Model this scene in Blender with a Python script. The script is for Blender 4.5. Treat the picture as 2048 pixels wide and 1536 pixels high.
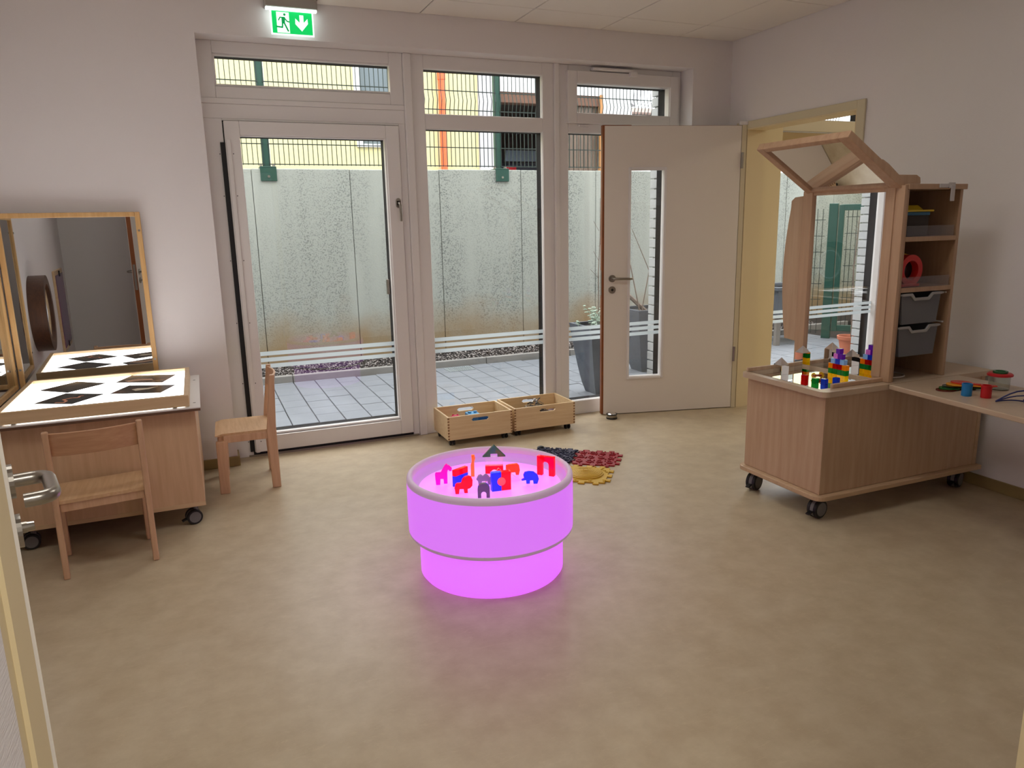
import bpy, bmesh, math, random
from mathutils import Vector, Matrix, Euler

for o in list(bpy.data.objects):
    bpy.data.objects.remove(o, do_unlink=True)
SC = bpy.context.scene
COL = SC.collection
R = math.radians
rnd = random.Random(7)

# ------------------------------------------------------------------ camera
CAM = dict(f=1485.485, yaw=-0.3940, pitch=0.2130, roll=-0.0210, loc=(-3.748, -4.704, 1.427))
def _cam():
    cd = bpy.data.cameras.new('camera'); co = bpy.data.objects.new('camera', cd); COL.objects.link(co)
    cy, sy = math.cos(CAM['yaw']), math.sin(CAM['yaw']); cp, sp = math.cos(CAM['pitch']), math.sin(CAM['pitch'])
    fwd = Vector((-sy*cp, cy*cp, -sp)); right = Vector((cy, sy, 0)); up = right.cross(fwd)
    c, s = math.cos(CAM['roll']), math.sin(CAM['roll'])
    r2 = c*right + s*up; u2 = -s*right + c*up
    M = Matrix(((r2.x, u2.x, -fwd.x, CAM['loc'][0]), (r2.y, u2.y, -fwd.y, CAM['loc'][1]),
                (r2.z, u2.z, -fwd.z, CAM['loc'][2]), (0, 0, 0, 1)))
    co.matrix_world = M
    cd.sensor_fit = 'HORIZONTAL'; cd.sensor_width = 36.0; cd.lens = CAM['f']/2048*36.0
    cd.clip_start = 0.02; cd.clip_end = 300
    SC.camera = co
_cam()

# ------------------------------------------------------------------ world, exposure
SC.view_settings.view_transform = 'Standard'
SC.view_settings.look = 'None'
SC.view_settings.gamma = 1.0
SC.view_settings.use_curve_mapping = False
SC.view_settings.exposure = 0.0
SKY = 6.5
def _world():
    w = bpy.data.worlds.new('overcast_sky'); SC.world = w; w.use_nodes = True
    nt = w.node_tree; nt.nodes.clear()
    out = nt.nodes.new('ShaderNodeOutputWorld'); bg = nt.nodes.new('ShaderNodeBackground')
    tc = nt.nodes.new('ShaderNodeTexCoord'); sx = nt.nodes.new('ShaderNodeSeparateXYZ')
    cr = nt.nodes.new('ShaderNodeValToRGB')
    cr.color_ramp.elements[0].position = 0.0; cr.color_ramp.elements[0].color = (.60, .63, .66, 1)
    cr.color_ramp.elements[1].position = 1.0; cr.color_ramp.elements[1].color = (1, 1, 1.01, 1)
    nt.links.new(tc.outputs['Generated'], sx.inputs[0]); nt.links.new(sx.outputs['Z'], cr.inputs[0])
    nt.links.new(cr.outputs[0], bg.inputs[0]); bg.inputs[1].default_value = SKY
    nt.links.new(bg.outputs[0], out.inputs[0])
_world()
CORRIDOR_FILL_W = 22.0     # unseen corridor lamp, added as fill through the entrance doorway
NEXT_W = 24.0         # warm ceiling lamp of the neighbouring room
ROOM_FILL_W = 6.0        # each of two fill panels added to the room ceiling, out of view
def area_lamp(name, loc, size, watts, color, rot=(0, 0, 0)):
    l = bpy.data.lights.new(name, 'AREA'); l.shape = 'RECTANGLE'; l.size, l.size_y = size
    l.energy = watts; l.color = color
    o = bpy.data.objects.new(name, l); o.location = loc; o.rotation_euler = rot; COL.objects.link(o)
    return o

# ------------------------------------------------------------------ materials
def s2l(v):
    v /= 255.0
    return v/12.92 if v <= .04045 else ((v+.055)/1.055)**2.4
def C(r, g, b): return (s2l(r), s2l(g), s2l(b), 1)
MATS = {}
def mat(name, col, rough=.5, metal=0, spec=.5, bump=0, bscale=40, var=0, vscale=6, emit=None, estr=0,
        stretch=(1, 1, 1), col2=None, trans=0, coat=0, detail=4):
    if name in MATS: return MATS[name]
    m = bpy.data.materials.new(name); m.use_nodes = True; MATS[name] = m
    nt = m.node_tree; b = nt.nodes['Principled BSDF']
    b.inputs['Base Color'].default_value = col; b.inputs['Roughness'].default_value = rough
    b.inputs['Metallic'].default_value = metal; b.inputs['Specular IOR Level'].default_value = spec
    if trans: b.inputs['Transmission Weight'].default_value = trans
    if coat: b.inputs['Coat Weight'].default_value = coat; b.inputs['Coat Roughness'].default_value = .1
    if emit: b.inputs['Emission Color'].default_value = emit; b.inputs['Emission Strength'].default_value = estr
    if var or bump or col2:
        tc = nt.nodes.new('ShaderNodeTexCoord'); mp = nt.nodes.new('ShaderNodeMapping')
        mp.inputs['Scale'].default_value = stretch
        geo = nt.nodes.new('ShaderNodeNewGeometry')
        nt.links.new(geo.outputs['Position'], mp.inputs[0])
    if var or col2:
        n = nt.nodes.new('ShaderNodeTexNoise'); n.inputs['Scale'].default_value = vscale
        n.inputs['Detail'].default_value = detail; n.inputs['Roughness'].default_value = .6
        nt.links.new(mp.outputs[0], n.inputs['Vector'])
        cr = nt.nodes.new('ShaderNodeValToRGB')
        c2 = col2 if col2 else tuple(min(1, c*(1+var)) for c in col[:3])+(1,)
        c1 = col if col2 else tuple(c*(1-var) for c in col[:3])+(1,)
        cr.color_ramp.elements[0].position = .35; cr.color_ramp.elements[0].color = c1
        cr.color_ramp.elements[1].position = .68; cr.color_ramp.elements[1].color = c2
        nt.links.new(n.outputs[0], cr.inputs[0]); nt.links.new(cr.outputs[0], b.inputs['Base Color'])
    if bump:
        n2 = nt.nodes.new('ShaderNodeTexNoise'); n2.inputs['Scale'].default_value = bscale
        n2.inputs['Detail'].default_value = 3
        nt.links.new(mp.outputs[0], n2.inputs['Vector'])
        bp = nt.nodes.new('ShaderNodeBump'); bp.inputs['Strength'].default_value = bump
        bp.inputs['Distance'].default_value = .01
        nt.links.new(n2.outputs[0], bp.inputs['Height']); nt.links.new(bp.outputs[0], b.inputs['Normal'])
    return m
def emat(name, col, strength, diffuse=None, rough=.4):
    if name in MATS: return MATS[name]
    return mat(name, diffuse or (.8, .8, .8, 1), rough=rough, emit=col, estr=strength)
def _fres(nt, mult=1.0):
    """front/back symmetric Fresnel for thin sheets"""
    lw = nt.nodes.new('ShaderNodeLayerWeight'); lw.inputs[0].default_value = .5
    pw = nt.nodes.new('ShaderNodeMath'); pw.operation = 'POWER'; pw.inputs[1].default_value = 5
    ma = nt.nodes.new('ShaderNodeMath'); ma.operation = 'MULTIPLY_ADD'; ma.inputs[1].default_value = .9*mult; ma.inputs[2].default_value = .04*mult
    ma.use_clamp = True
    nt.links.new(lw.outputs['Facing'], pw.inputs[0]); nt.links.new(pw.outputs[0], ma.inputs[0])
    return ma.outputs[0]
def thin_glass(name, tint=(1, 1, 1, 1), refl=1.0):
    if name in MATS: return MATS[name]
    m = bpy.data.materials.new(name); m.use_nodes = True; MATS[name] = m
    nt = m.node_tree; nt.nodes.clear()
    out = nt.nodes.new('ShaderNodeOutputMaterial'); mx = nt.nodes.new('ShaderNodeMixShader')
    tr = nt.nodes.new('ShaderNodeBsdfTransparent'); tr.inputs[0].default_value = tint
    gl = nt.nodes.new('ShaderNodeBsdfGlossy'); gl.inputs['Roughness'].default_value = 0.0
    nt.links.new(_fres(nt, refl), mx.inputs[0])
    nt.links.new(tr.outputs[0], mx.inputs[1]); nt.links.new(gl.outputs[0], mx.inputs[2])
    nt.links.new(mx.outputs[0], out.inputs[0])
    return m
def acrylic(name, col, clear=.6, body=.35):
    """coloured see-through acrylic: tinted transparency + coloured body + gloss"""
    if name in MATS: return MATS[name]
    m = bpy.data.materials.new(name); m.use_nodes = True; MATS[name] = m
    nt = m.node_tree; nt.nodes.clear()
    out = nt.nodes.new('ShaderNodeOutputMaterial')
    tr = nt.nodes.new('ShaderNodeBsdfTransparent'); tr.inputs[0].default_value = tuple(c**.5 for c in col[:3])+(1,)
    df = nt.nodes.new('ShaderNodeBsdfDiffuse'); df.inputs[0].default_value = col
    tl = nt.nodes.new('ShaderNodeBsdfTranslucent'); tl.inputs[0].default_value = col
    gl = nt.nodes.new('ShaderNodeBsdfGlossy'); gl.inputs['Roughness'].default_value = .05
    a = nt.nodes.new('ShaderNodeAddShader'); nt.links.new(df.outputs[0], a.inputs[0]); nt.links.new(tl.outputs[0], a.inputs[1])
    m1 = nt.nodes.new('ShaderNodeMixShader'); m1.inputs[0].default_value = clear
    nt.links.new(a.outputs[0], m1.inputs[1]); nt.links.new(tr.outputs[0], m1.inputs[2])
    m2 = nt.nodes.new('ShaderNodeMixShader'); nt.links.new(_fres(nt), m2.inputs[0])
    nt.links.new(m1.outputs[0], m2.inputs[1]); nt.links.new(gl.outputs[0], m2.inputs[2])
    nt.links.new(m2.outputs[0], out.inputs[0])
    return m
def translucent(name, col, t=.5):
    if name in MATS: return MATS[name]
    m = bpy.data.materials.new(name); m.use_nodes = True; MATS[name] = m
    nt = m.node_tree; nt.nodes.clear()
    out = nt.nodes.new('ShaderNodeOutputMaterial')
    df = nt.nodes.new('ShaderNodeBsdfDiffuse'); df.inputs[0].default_value = col
    tl = nt.nodes.new('ShaderNodeBsdfTranslucent'); tl.inputs[0].default_value = col
    mx = nt.nodes.new('ShaderNodeMixShader'); mx.inputs[0].default_value = t
    nt.links.new(df.outputs[0], mx.inputs[1]); nt.links.new(tl.outputs[0], mx.inputs[2]); nt.links.new(mx.outputs[0], out.inputs[0])
    return m
def wood(name, c1, c2, axis='x', rough=.45, scale=9, coat=.15):
    st = {'x': (.5, 7, 7), 'y': (7, .5, 7), 'z': (7, 7, .5)}[axis]
    return mat(name, c1, rough=rough, col2=c2, vscale=scale, stretch=st, detail=6, coat=coat)

WALL = mat('white_wall_paint', C(236, 231, 229), .85, bump=.12, bscale=60, stretch=(1, 1, 9))
CEILM = mat('ceiling_tile_white', C(240, 234, 224), .9, bump=.15, bscale=160)
GRID = mat('ceiling_grid_grey', C(120, 112, 104), .7)
FLOORM = mat('beige_linoleum', C(180, 162, 132), .36, col2=C(196, 180, 150), vscale=9, detail=10, stretch=(1, 1, 1), spec=.45)
PVC = mat('white_pvc_frame', C(234, 230, 226), .35)
DARKF = mat('anthracite_outer_frame', C(5, 6, 7), .75, spec=.15)
BLACK = mat('black_rubber', C(10, 10, 11), .55)
GLASS = thin_glass('window_glass')
FROST = translucent('frosted_strip', (.60, .66, .67, 1), .6)
CREAM = mat('cream_lacquer', C(214, 202, 170), .45)
JAMBY = mat('warm_cream_wall', C(226, 208, 166), .8)
LEAFW = mat('white_door_laminate', C(234, 226, 214), .42)
BROWN_EDGE = mat('brown_edge_band', C(140, 78, 34), .5)
STEEL = mat('brushed_steel', C(158, 152, 142), .30, metal=1)
CHROME = mat('chrome', C(225, 225, 225), .08, metal=1)
MIRROR = mat('mirror_silver', (.88, .88, .88, 1), .0, metal=1)
MIRROR_D = mat('acrylic_mirror', (.60, .61, .61, 1), .0, metal=1)
BEECH = wood('beech_chair', C(202, 160, 124), C(216, 176, 140), 'z')
BEECHX = wood('beech_seat', C(206, 166, 122), C(220, 184, 142), 'y')
MAPLE = wood('maple_laminate', C(186, 152, 120), C(198, 166, 134), 'z', scale=6)
MAPLE_TOP = mat('maple_top_laminate', C(196, 172, 144), .3, var=.05)
BIRCH = wood('birch_cart', C(208, 170, 132), C(220, 184, 146), 'z', scale=6)
PINEB = wood('light_box_pine', C(206, 174, 132), C(218, 188, 148), 'x', scale=7)
PINE = wood('pine_box_side', C(222, 190, 144), C(234, 208, 164), 'x', scale=8)
PINE_D = wood('pine_end_grain', C(136, 94, 56), C(160, 116, 74), 'x', scale=8)
WHITE_LAM = mat('white_laminate', C(226, 222, 218), .35)
PLYEDGE = mat('plywood_edge', C(104, 74, 54), .6)
SKIRT = mat('olive_baseboard', C(150, 130, 82), .5)
BLACKP = mat('black_plastic', C(16, 16, 18), .4)
GREYP = mat('grey_hub_plastic', C(120, 118, 116), .5)
CONC = mat('concrete', C(140, 146, 142), .9, bump=.2, bscale=90)
PAVE = mat('grey_paver', C(117, 122, 128), .7, var=.08, vscale=3, bump=.1, bscale=200)
KERB = mat('kerb_concrete', C(138, 136, 132), .9, var=.05)
SOIL = mat('dark_joint_sand', C(34, 33, 31), .95)
WIREM = mat('dark_green_wire', C(26, 44, 40), .6)
GREEN = mat('green_steel', C(22, 70, 58), .45)
YELLOW = mat('yellow_render', C(190, 184, 138), .9, var=.03, vscale=2)
GREYST = mat('grey_pilaster', C(176, 174, 178), .9, var=.06, vscale=4)
ORANGE = mat('orange_pipe', C(232, 88, 40), .5)
WHITER = mat('white_render', C(206, 206, 206), .9, var=.03)
WOODD = wood('brown_boards', C(66, 52, 40), C(92, 74, 56), 'z', scale=14, coat=0)
BEAM = mat('rust_beam', C(88, 60, 44), .8, var=.15, vscale=6)
DARKG = mat('dark_garage', C(40, 34, 32), .9)
BRICK = mat('white_brick', C(186, 188, 186), .85, var=.06, vscale=8)
MORTAR = mat('pale_mortar', C(214, 216, 214), .95)
PLANTER = mat('anthracite_planter', C(78, 84, 92), .55, var=.15, vscale=12)
TERRA = mat('terracotta', C(196, 116, 86), .7, var=.06)
BARK = mat('bare_bark', C(120, 104, 92), .9, var=.2, vscale=30)
LEAFG = mat('pale_green_leaf', C(160, 180, 160), .7)

# concrete with pits and rust stains near the ground (real weathering of the wall)
def _conc():
    nt = CONC.node_tree; b = nt.nodes['Principled BSDF']
    geo = nt.nodes.new('ShaderNodeNewGeometry')
    sep = nt.nodes.new('ShaderNodeSeparateXYZ'); nt.links.new(geo.outputs['Position'], sep.inputs[0])
    n1 = nt.nodes.new('ShaderNodeTexNoise'); n1.inputs['Scale'].default_value = 75; n1.inputs['Detail'].default_value = 3
    nt.links.new(geo.outputs['Position'], n1.inputs['Vector'])
    r1 = nt.nodes.new('ShaderNodeValToRGB'); r1.color_ramp.elements[0].position = .38; r1.color_ramp.elements[0].color = C(104, 110, 106)
    r1.color_ramp.elements[1].position = .49; r1.color_ramp.elements[1].color = C(156, 160, 152)
    nt.links.new(n1.outputs[0], r1.inputs[0])
    mp = nt.nodes.new('ShaderNodeMapping'); mp.inputs['Scale'].default_value = (3, 3, .5); nt.links.new(geo.outputs['Position'], mp.inputs[0])
    n2 = nt.nodes.new('ShaderNodeTexNoise'); n2.inputs['Scale'].default_value = 1.2; n2.inputs['Detail'].default_value = 6
    nt.links.new(mp.outputs[0], n2.inputs['Vector'])
    r2 = nt.nodes.new('ShaderNodeValToRGB'); r2.color_ramp.elements[0].position = .34; r2.color_ramp.elements[0].color = (0, 0, 0, 1)
    r2.color_ramp.elements[1].position = .66; r2.color_ramp.elements[1].color = (1, 1, 1, 1)
    nt.links.new(n2.outputs[0], r2.inputs[0])
    m1 = nt.nodes.new('ShaderNodeMix'); m1.data_type = 'RGBA'; nt.links.new(r2.outputs[0], m1.inputs[0])
    nt.links.new(r1.outputs[0], m1.inputs[6]); m1.inputs[7].default_value = C(164, 168, 160)
    # ochre stain band
    n3 = nt.nodes.new('ShaderNodeTexNoise'); n3.inputs['Scale'].default_value = 2.2; n3.inputs['Detail'].default_value = 5
    nt.links.new(geo.outputs['Position'], n3.inputs['Vector'])
    ad = nt.nodes.new('ShaderNodeMath'); ad.operation = 'MULTIPLY_ADD'; ad.inputs[1].default_value = .7
    nt.links.new(n3.outputs[0], ad.inputs[0]); nt.links.new(sep.outputs['Z'], ad.inputs[2])
    r3 = nt.nodes.new('ShaderNodeValToRGB'); r3.color_ramp.elements[0].position = .56; r3.color_ramp.elements[0].color = (1, 1, 1, 1)
    r3.color_ramp.elements[1].position = 1.0; r3.color_ramp.elements[1].color = (0, 0, 0, 1)
    nt.links.new(ad.outputs[0], r3.inputs[0])
    m2 = nt.nodes.new('ShaderNodeMix'); m2.data_type = 'RGBA'; nt.links.new(r3.outputs[0], m2.inputs[0])
    nt.links.new(m1.outputs[2], m2.inputs[6]); m2.inputs[7].default_value = C(146, 124, 92)
    nt.links.new(m2.outputs[2], b.inputs['Base Color'])
_conc()
def _floor():
    nt = FLOORM.node_tree; b = nt.nodes['Principled BSDF']
    old = b.inputs['Base Color'].links[0].from_socket
    geo = nt.nodes.new('ShaderNodeNewGeometry')
    mp = nt.nodes.new('ShaderNodeMapping'); mp.inputs['Scale'].default_value = (7, 22, 1); nt.links.new(geo.outputs['Position'], mp.inputs[0])
    n = nt.nodes.new('ShaderNodeTexNoise'); n.inputs['Scale'].default_value = 1.8; n.inputs['Detail'].default_value = 8; n.inputs['Roughness'].default_value = .75
    n.inputs['Distortion'].default_value = 1.2
    nt.links.new(mp.outputs[0], n.inputs['Vector'])
    r = nt.nodes.new('ShaderNodeValToRGB'); r.color_ramp.elements[0].position = .56; r.color_ramp.elements[0].color = (0, 0, 0, 1)
    r.color_ramp.elements[1].position = .74; r.color_ramp.elements[1].color = (.55, .55, .55, 1)
    nt.links.new(n.outputs[0], r.inputs[0])
    mx = nt.nodes.new('ShaderNodeMix'); mx.data_type = 'RGBA'; nt.links.new(r.outputs[0], mx.inputs[0])
    nt.links.new(old, mx.inputs[6]); mx.inputs[7].default_value = C(206, 190, 156)
    nt.links.new(mx.outputs[2], b.inputs['Base Color'])
_floor()

# ------------------------------------------------------------------ mesh helpers
WM = {}
class MB:
    def __init__(s): s.bm = bmesh.new()
    def _add(s, vs, fs):
        v = [s.bm.verts.new(p) for p in vs]
        for f in fs:
            try: s.bm.faces.new([v[i] for i in f])
            except ValueError: pass
        return s
    def box(s, a, b, rz=0, ctr=None):
        (x0, y0, z0), (x1, y1, z1) = a, b
        x0, x1 = min(x0, x1), max(x0, x1); y0, y1 = min(y0, y1), max(y0, y1); z0, z1 = min(z0, z1), max(z0, z1)
        P = [(x0, y0, z0), (x1, y0, z0), (x1, y1, z0), (x0, y1, z0), (x0, y0, z1), (x1, y0, z1), (x1, y1, z1), (x0, y1, z1)]
        if rz:
            c = ctr or ((x0+x1)/2, (y0+y1)/2); ca, sa = math.cos(rz), math.sin(rz)
            P = [(c[0]+(x-c[0])*ca-(y-c[1])*sa, c[1]+(x-c[0])*sa+(y-c[1])*ca, z) for x, y, z in P]
        return s._add(P, [(3, 2, 1, 0), (4, 5, 6, 7), (0, 1, 5, 4), (1, 2, 6, 5), (2, 3, 7, 6), (3, 0, 4, 7)])
    def hexa(s, P):
        return s._add(P, [(3, 2, 1, 0), (4, 5, 6, 7), (0, 1, 5, 4), (1, 2, 6, 5), (2, 3, 7, 6), (3, 0, 4, 7)])
    def bar(s, p0, p1, w, t, up=(0, 0, 1)):
        p0, p1 = Vector(p0), Vector(p1); d = (p1-p0).normalized(); u = Vector(up)
        a = d.cross(u)
        if a.length < 1e-4: a = d.cross(Vector((1, 0, 0)))
        a.normalize(); b = a.cross(d).normalized()
        a *= w/2; b *= t/2
        return s.hexa([p0-a-b, p0+a-b, p0+a+b, p0-a+b, p1-a-b, p1+a-b, p1+a+b, p1-a+b])
    def prism(s, poly, fn, d0, d1):
        """poly 2D, fn(u,v,d)->3D"""
        n = len(poly)
        vs = [fn(u, v, d0) for u, v in poly]+[fn(u, v, d1) for u, v in poly]
        fs = [tuple(range(n-1, -1, -1)), tuple(range(n, 2*n))]+[(i, (i+1) % n, n+(i+1) % n, n+i) for i in range(n)]
        return s._add(vs, fs)
    def cyl(s, p0, p1, r0, r1=None, seg=20, caps=True):
        r1 = r0 if r1 is None else r1
        p0, p1 = Vector(p0), Vector(p1); d = (p1-p0).normalized()
        a = d.orthogonal().normalized(); b = d.cross(a)
        vs = []
        for p, r in ((p0, r0), (p1, r1)):
            for i in range(seg):
                t = 2*math.pi*i/seg; vs.append(p+a*(r*math.cos(t))+b*(r*math.sin(t)))
        fs = [(i, (i+1) % seg, seg+(i+1) % seg, seg+i) for i in range(seg)]
        if caps: fs += [tuple(range(seg-1, -1, -1)), tuple(range(seg, 2*seg))]
        return s._add(vs, fs)
    def tube(s, pts, r, seg=8, caps=True):
        pts = [Vector(p) for p in pts]; n = len(pts); vs = []; prev = None
        rr = r if isinstance(r, (list, tuple)) else [r]*n
        for i, p in enumerate(pts):
            d = (pts[min(i+1, n-1)]-pts[max(i-1, 0)]).normalized()
            if prev is None: a = d.orthogonal().normalized()
            else:
                a = prev-d*prev.dot(d); a = a.normalized() if a.length > 1e-5 else d.orthogonal().normalized()
            prev = a; b = d.cross(a)
            for k in range(seg):
                t = 2*math.pi*k/seg; vs.append(p+a*(rr[i]*math.cos(t))+b*(rr[i]*math.sin(t)))
        fs = []
        for i in range(n-1):
            for k in range(seg):
                fs.append((i*seg+k, i*seg+(k+1) % seg, (i+1)*seg+(k+1) % seg, (i+1)*seg+k))
        if caps: fs += [tuple(range(seg-1, -1, -1)), tuple(range((n-1)*seg, n*seg))]
        return s._add(vs, fs)
    def lathe(s, prof, ctr=(0, 0, 0), seg=48, axis='z', close=False, caps=True):
        vs = []; c = Vector(ctr)
        for r, h in prof:
            for k in range(seg):
                t = 2*math.pi*k/seg; a, b = r*math.cos(t), r*math.sin(t)
                vs.append(c+Vector({'z': (a, b, h), 'x': (h, a, b), 'y': (a, h, b)}[axis]))
        fs = []; n = len(prof)
        for i in range(n-1 if not close else n):
            j = (i+1) % n
            for k in range(seg):
                fs.append((i*seg+k, i*seg+(k+1) % seg, j*seg+(k+1) % seg, j*seg+k))
        if not close and caps: fs += [tuple(range(seg-1, -1, -1)), tuple(range((n-1)*seg, n*seg))]
        return s._add(vs, fs)
    def ring(s, ctr, r0, r1, h0, h1, seg=40, axis='z'):
        return s.lathe([(r0, h0), (r1, h0), (r1, h1), (r0, h1)], ctr, seg, axis, close=True)
    def ball(s, c, r, seg=10, rings=6, sc=(1, 1, 1)):
        vs = []; c = Vector(c)
        prof = []
        for i in range(1, rings):
            t = math.pi*i/rings
            for k in range(seg):
                f = 2*math.pi*k/seg
                vs.append(c+Vector((r*sc[0]*math.sin(t)*math.cos(f), r*sc[1]*math.sin(t)*math.sin(f), r*sc[2]*math.cos(t))))
        vs += [c+Vector((0, 0, r*sc[2])), c-Vector((0, 0, r*sc[2]))]
        fs = []
        for i in range(rings-2):
            for k in range(seg): fs.append((i*seg+k, i*seg+(k+1) % seg, (i+1)*seg+(k+1) % seg, (i+1)*seg+k)[::-1])
        T = len(vs)-2; B = T+1
        for k in range(seg):
            fs.append((T, k, (k+1) % seg)); q = (rings-2)*seg; fs.append((B, q+(k+1) % seg, q+k))
        return s._add(vs, fs)
    def frame(s, x0, x1, z0, z1, w, y0, y1, wb=None, wt=None):
        wl = wr = w; wb = w if wb is None else wb; wt = w if wt is None else wt
        s.box((x0, y0, z0), (x0+wl, y1, z1)); s.box((x1-wr, y0, z0), (x1, y1, z1))
        s.box((x0+wl, y0, z0), (x1-wr, y1, z0+wb)); s.box((x0+wl, y0, z1-wt), (x1-wr, y1, z1))
        return s
    def build(s, name, m, parent=None, bevel=0, smooth=False, seg=2, local=False, kind=None, label=None):
        bm = s.bm
        bmesh.ops.recalc_face_normals(bm, faces=bm.faces[:])
        me = bpy.data.meshes.new(name)
        if smooth:
            for f in bm.faces: f.smooth = True
        if parent is not None and not local:
            bmesh.ops.transform(bm, matrix=WM[parent.name].inverted(), verts=bm.verts[:])
        bm.to_mesh(me); bm.free()
        me.materials.append(m)
        o = bpy.data.objects.new(name, me); COL.objects.link(o)
        if parent is not None:
            o.parent = parent; WM[o.name] = WM[parent.name].copy()
        else: WM[o.name] = Matrix.Identity(4)
        if bevel:
            b = o.modifiers.new('bevel', 'BEVEL'); b.width = bevel; b.segments = seg; b.limit_method = 'ANGLE'; b.angle_limit = R(35)
            for p in me.polygons: p.use_smooth = smooth
        if smooth:
            try: me.set_sharp_from_angle(angle=R(40))
            except Exception: pass
        if kind: o['kind'] = kind
        if label: o['label'] = label
        return o
def thing(name, label, cat, loc=(0, 0, 0), rz=0, group=None):
    o = bpy.data.objects.new(name, None); COL.objects.link(o); o.empty_display_size = .05
    o.location = loc; o.rotation_euler = (0, 0, rz)
    WM[o.name] = Matrix.Translation(Vector(loc)) @ Matrix.Rotation(rz, 4, 'Z')
    o['label'] = label; o['category'] = cat
    if group: o['group'] = group
    return o
def structE(name, label, loc=(0, 0, 0), rz=0):
    o = bpy.data.objects.new(name, None); COL.objects.link(o); o.empty_display_size = .05
    o.location = loc; o.rotation_euler = (0, 0, rz)
    WM[o.name] = Matrix.Translation(Vector(loc)) @ Matrix.Rotation(rz, 4, 'Z')
    o['label'] = label; o['kind'] = 'structure'
    return o
def tag(o, label, cat, group=None, kind=None):
    o['label'] = label; o['category'] = cat
    if group: o['group'] = group
    if kind: o['kind'] = kind
    return o
def struct(o, label):
    o['kind'] = 'structure'; o['label'] = label; return o
def dup(root, loc, rz=0, label=None):
    """copy a thing with its parts and sub-parts (shared meshes)"""
    def cp(o, par):
        c = o.copy(); COL.objects.link(c)
        if par is not None: c.parent = par
        for ch in list(o.children): cp(ch, c)
        return c
    r = cp(root, None); r.location = loc; r.rotation_euler = (0, 0, rz)
    if label: r['label'] = label
    return r
def twin(o, dx):
    """linked copy of a part, shifted"""
    c = o.copy(); COL.objects.link(c); c.location = Vector(o.location)+Vector(dx); WM[c.name] = WM[o.name].copy(); return c

ZC = 2.682; XL, XR = -3.632, -0.338; ZN = 2.484; YF = .15; YR = -4.2; XW = -4.73
# ================================================================== ROOM SHELL
fl = MB().box((XW-.2, YR-2.2, -.2), (.0, .24, 0)).box((0, YR-2.2, -.2), (4.2, .24, 0)).build('floor', FLOORM)
struct(fl, 'beige marbled linoleum floor')
# front wall (window wall) with the window niche
fw = MB().box((XW-.2, 0, 0), (XL, .43, 2.9)).box((XR, 0, 0), (.15, .43, 2.9)).box((XL, 0, ZN), (XR, .43, 2.9)).build('wall_front', WALL)
struct(fw, 'white wall around the garden windows')
DY0, DY1, DZ = -1.185, -.205, 2.055       # doorway to the neighbouring room
rw = MB().box((0, YR, 0), (.14, DY0-.005, 2.9)).box((0, DY1+.005, 0), (.14, 0, 2.9)).box((0, DY0-.005, DZ+.005), (.14, DY1+.005, 2.9)).build('wall_right', WALL)
struct(rw, 'white right wall with the open doorway')
lw = MB().box((XW-.2, YR, 0), (XW, 0, 2.9)).build('wall_left', WALL); struct(lw, 'white left wall behind the light table')
EX0, EX1, EZ = -3.87, -2.846, 2.06         # entrance doorway (camera stands in it)
bw = MB().box((XW-.2, YR-.16, 0), (EX0-.03, YR, 2.9)).box((EX1+.03, YR-.16, 0), (4.2, YR, 2.9)).box((EX0-.03, YR-.16, EZ+.03), (EX1+.03, YR, 2.9)).build('wall_rear', WALL)
struct(bw, 'white rear wall with the entrance doorway')
# ceiling: grid above, tiles as pieces
ce = MB().box((XW-.2, YR-2.2, ZC+.006), (.14, .2, ZC+.12)).build('ceiling', GRID); struct(ce, 'suspended ceiling of white square tiles')
gx = [0]+[-.472-.625*k for k in range(7)]+[XW]; gy = [0]+[-.317-.625*k for k in range(7)]+[YR]
first = {}
for i in range(len(gx)-1):
    for j in range(len(gy)-1):
        w, d = gx[i]-gx[i+1], gy[j]-gy[j+1]
        if w < .06 or d < .06: continue
        key = (round(w, 3), round(d, 3))
        cx, cy = (gx[i]+gx[i+1])/2, (gy[j]+gy[j+1])/2
        if key in first:
            c = first[key].copy(); COL.objects.link(c); c.location = (cx, cy, ZC)
        else:
            h = .0035
            t = MB().box((-w/2+h, -d/2+h, 0), (w/2-h, d/2-h, .014)).build('tile', CEILM, ce, bevel=.002, seg=1, local=True)
            t.location = (cx, cy, ZC); first[key] = t
# baseboards
def skirt(name, a, b, lab): return struct(MB().box(a, b).build(name, SKIRT, bevel=.003), lab)
skirt('baseboard_front', (XW, -.012, 0), (XL+.012, 0, .062), 'olive baseboard below the window wall on the left')
skirt('baseboard_niche', (XL, 0, 0), (XL+.012, YF-.01, .062), 'short olive baseboard inside the window niche')
skirt('baseboard_right', (-.012, YR, 0), (0, DY0-.065, .062), 'olive baseboard along the right wall')
skirt('baseboard_left', (XW, YR, 0), (XW+.012, -.013, .062), 'olive baseboard along the left wall')
skirt('baseboard_rear', (EX1+.08, YR, 0), (-.013, YR+.012, .062), 'olive baseboard along the rear wall')
# cream frame of the doorway in the right wall
tr = structE('trim_1', 'cream steel frame of the doorway in the right wall')
F = MB(); y0, y1, zt = -1.245, -.095, 2.105
F.box((-.014, y0, 0), (0, DY0, zt)); F.box((-.014, DY1, 0), (0, y1, zt)); F.box((-.014, DY0, DZ), (0, DY1, zt))
F.build('architrave', CREAM, tr, bevel=.003)
F = MB().box((-.012, DY0-.004, 0), (.15, DY0+.006, DZ)).box((-.012, DY1-.012, 0), (.15, DY1+.004, DZ)).box((-.012, DY0, DZ-.008), (.15, DY1, DZ+.004))
F.build('jamb_lining', JAMBY, tr)
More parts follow.
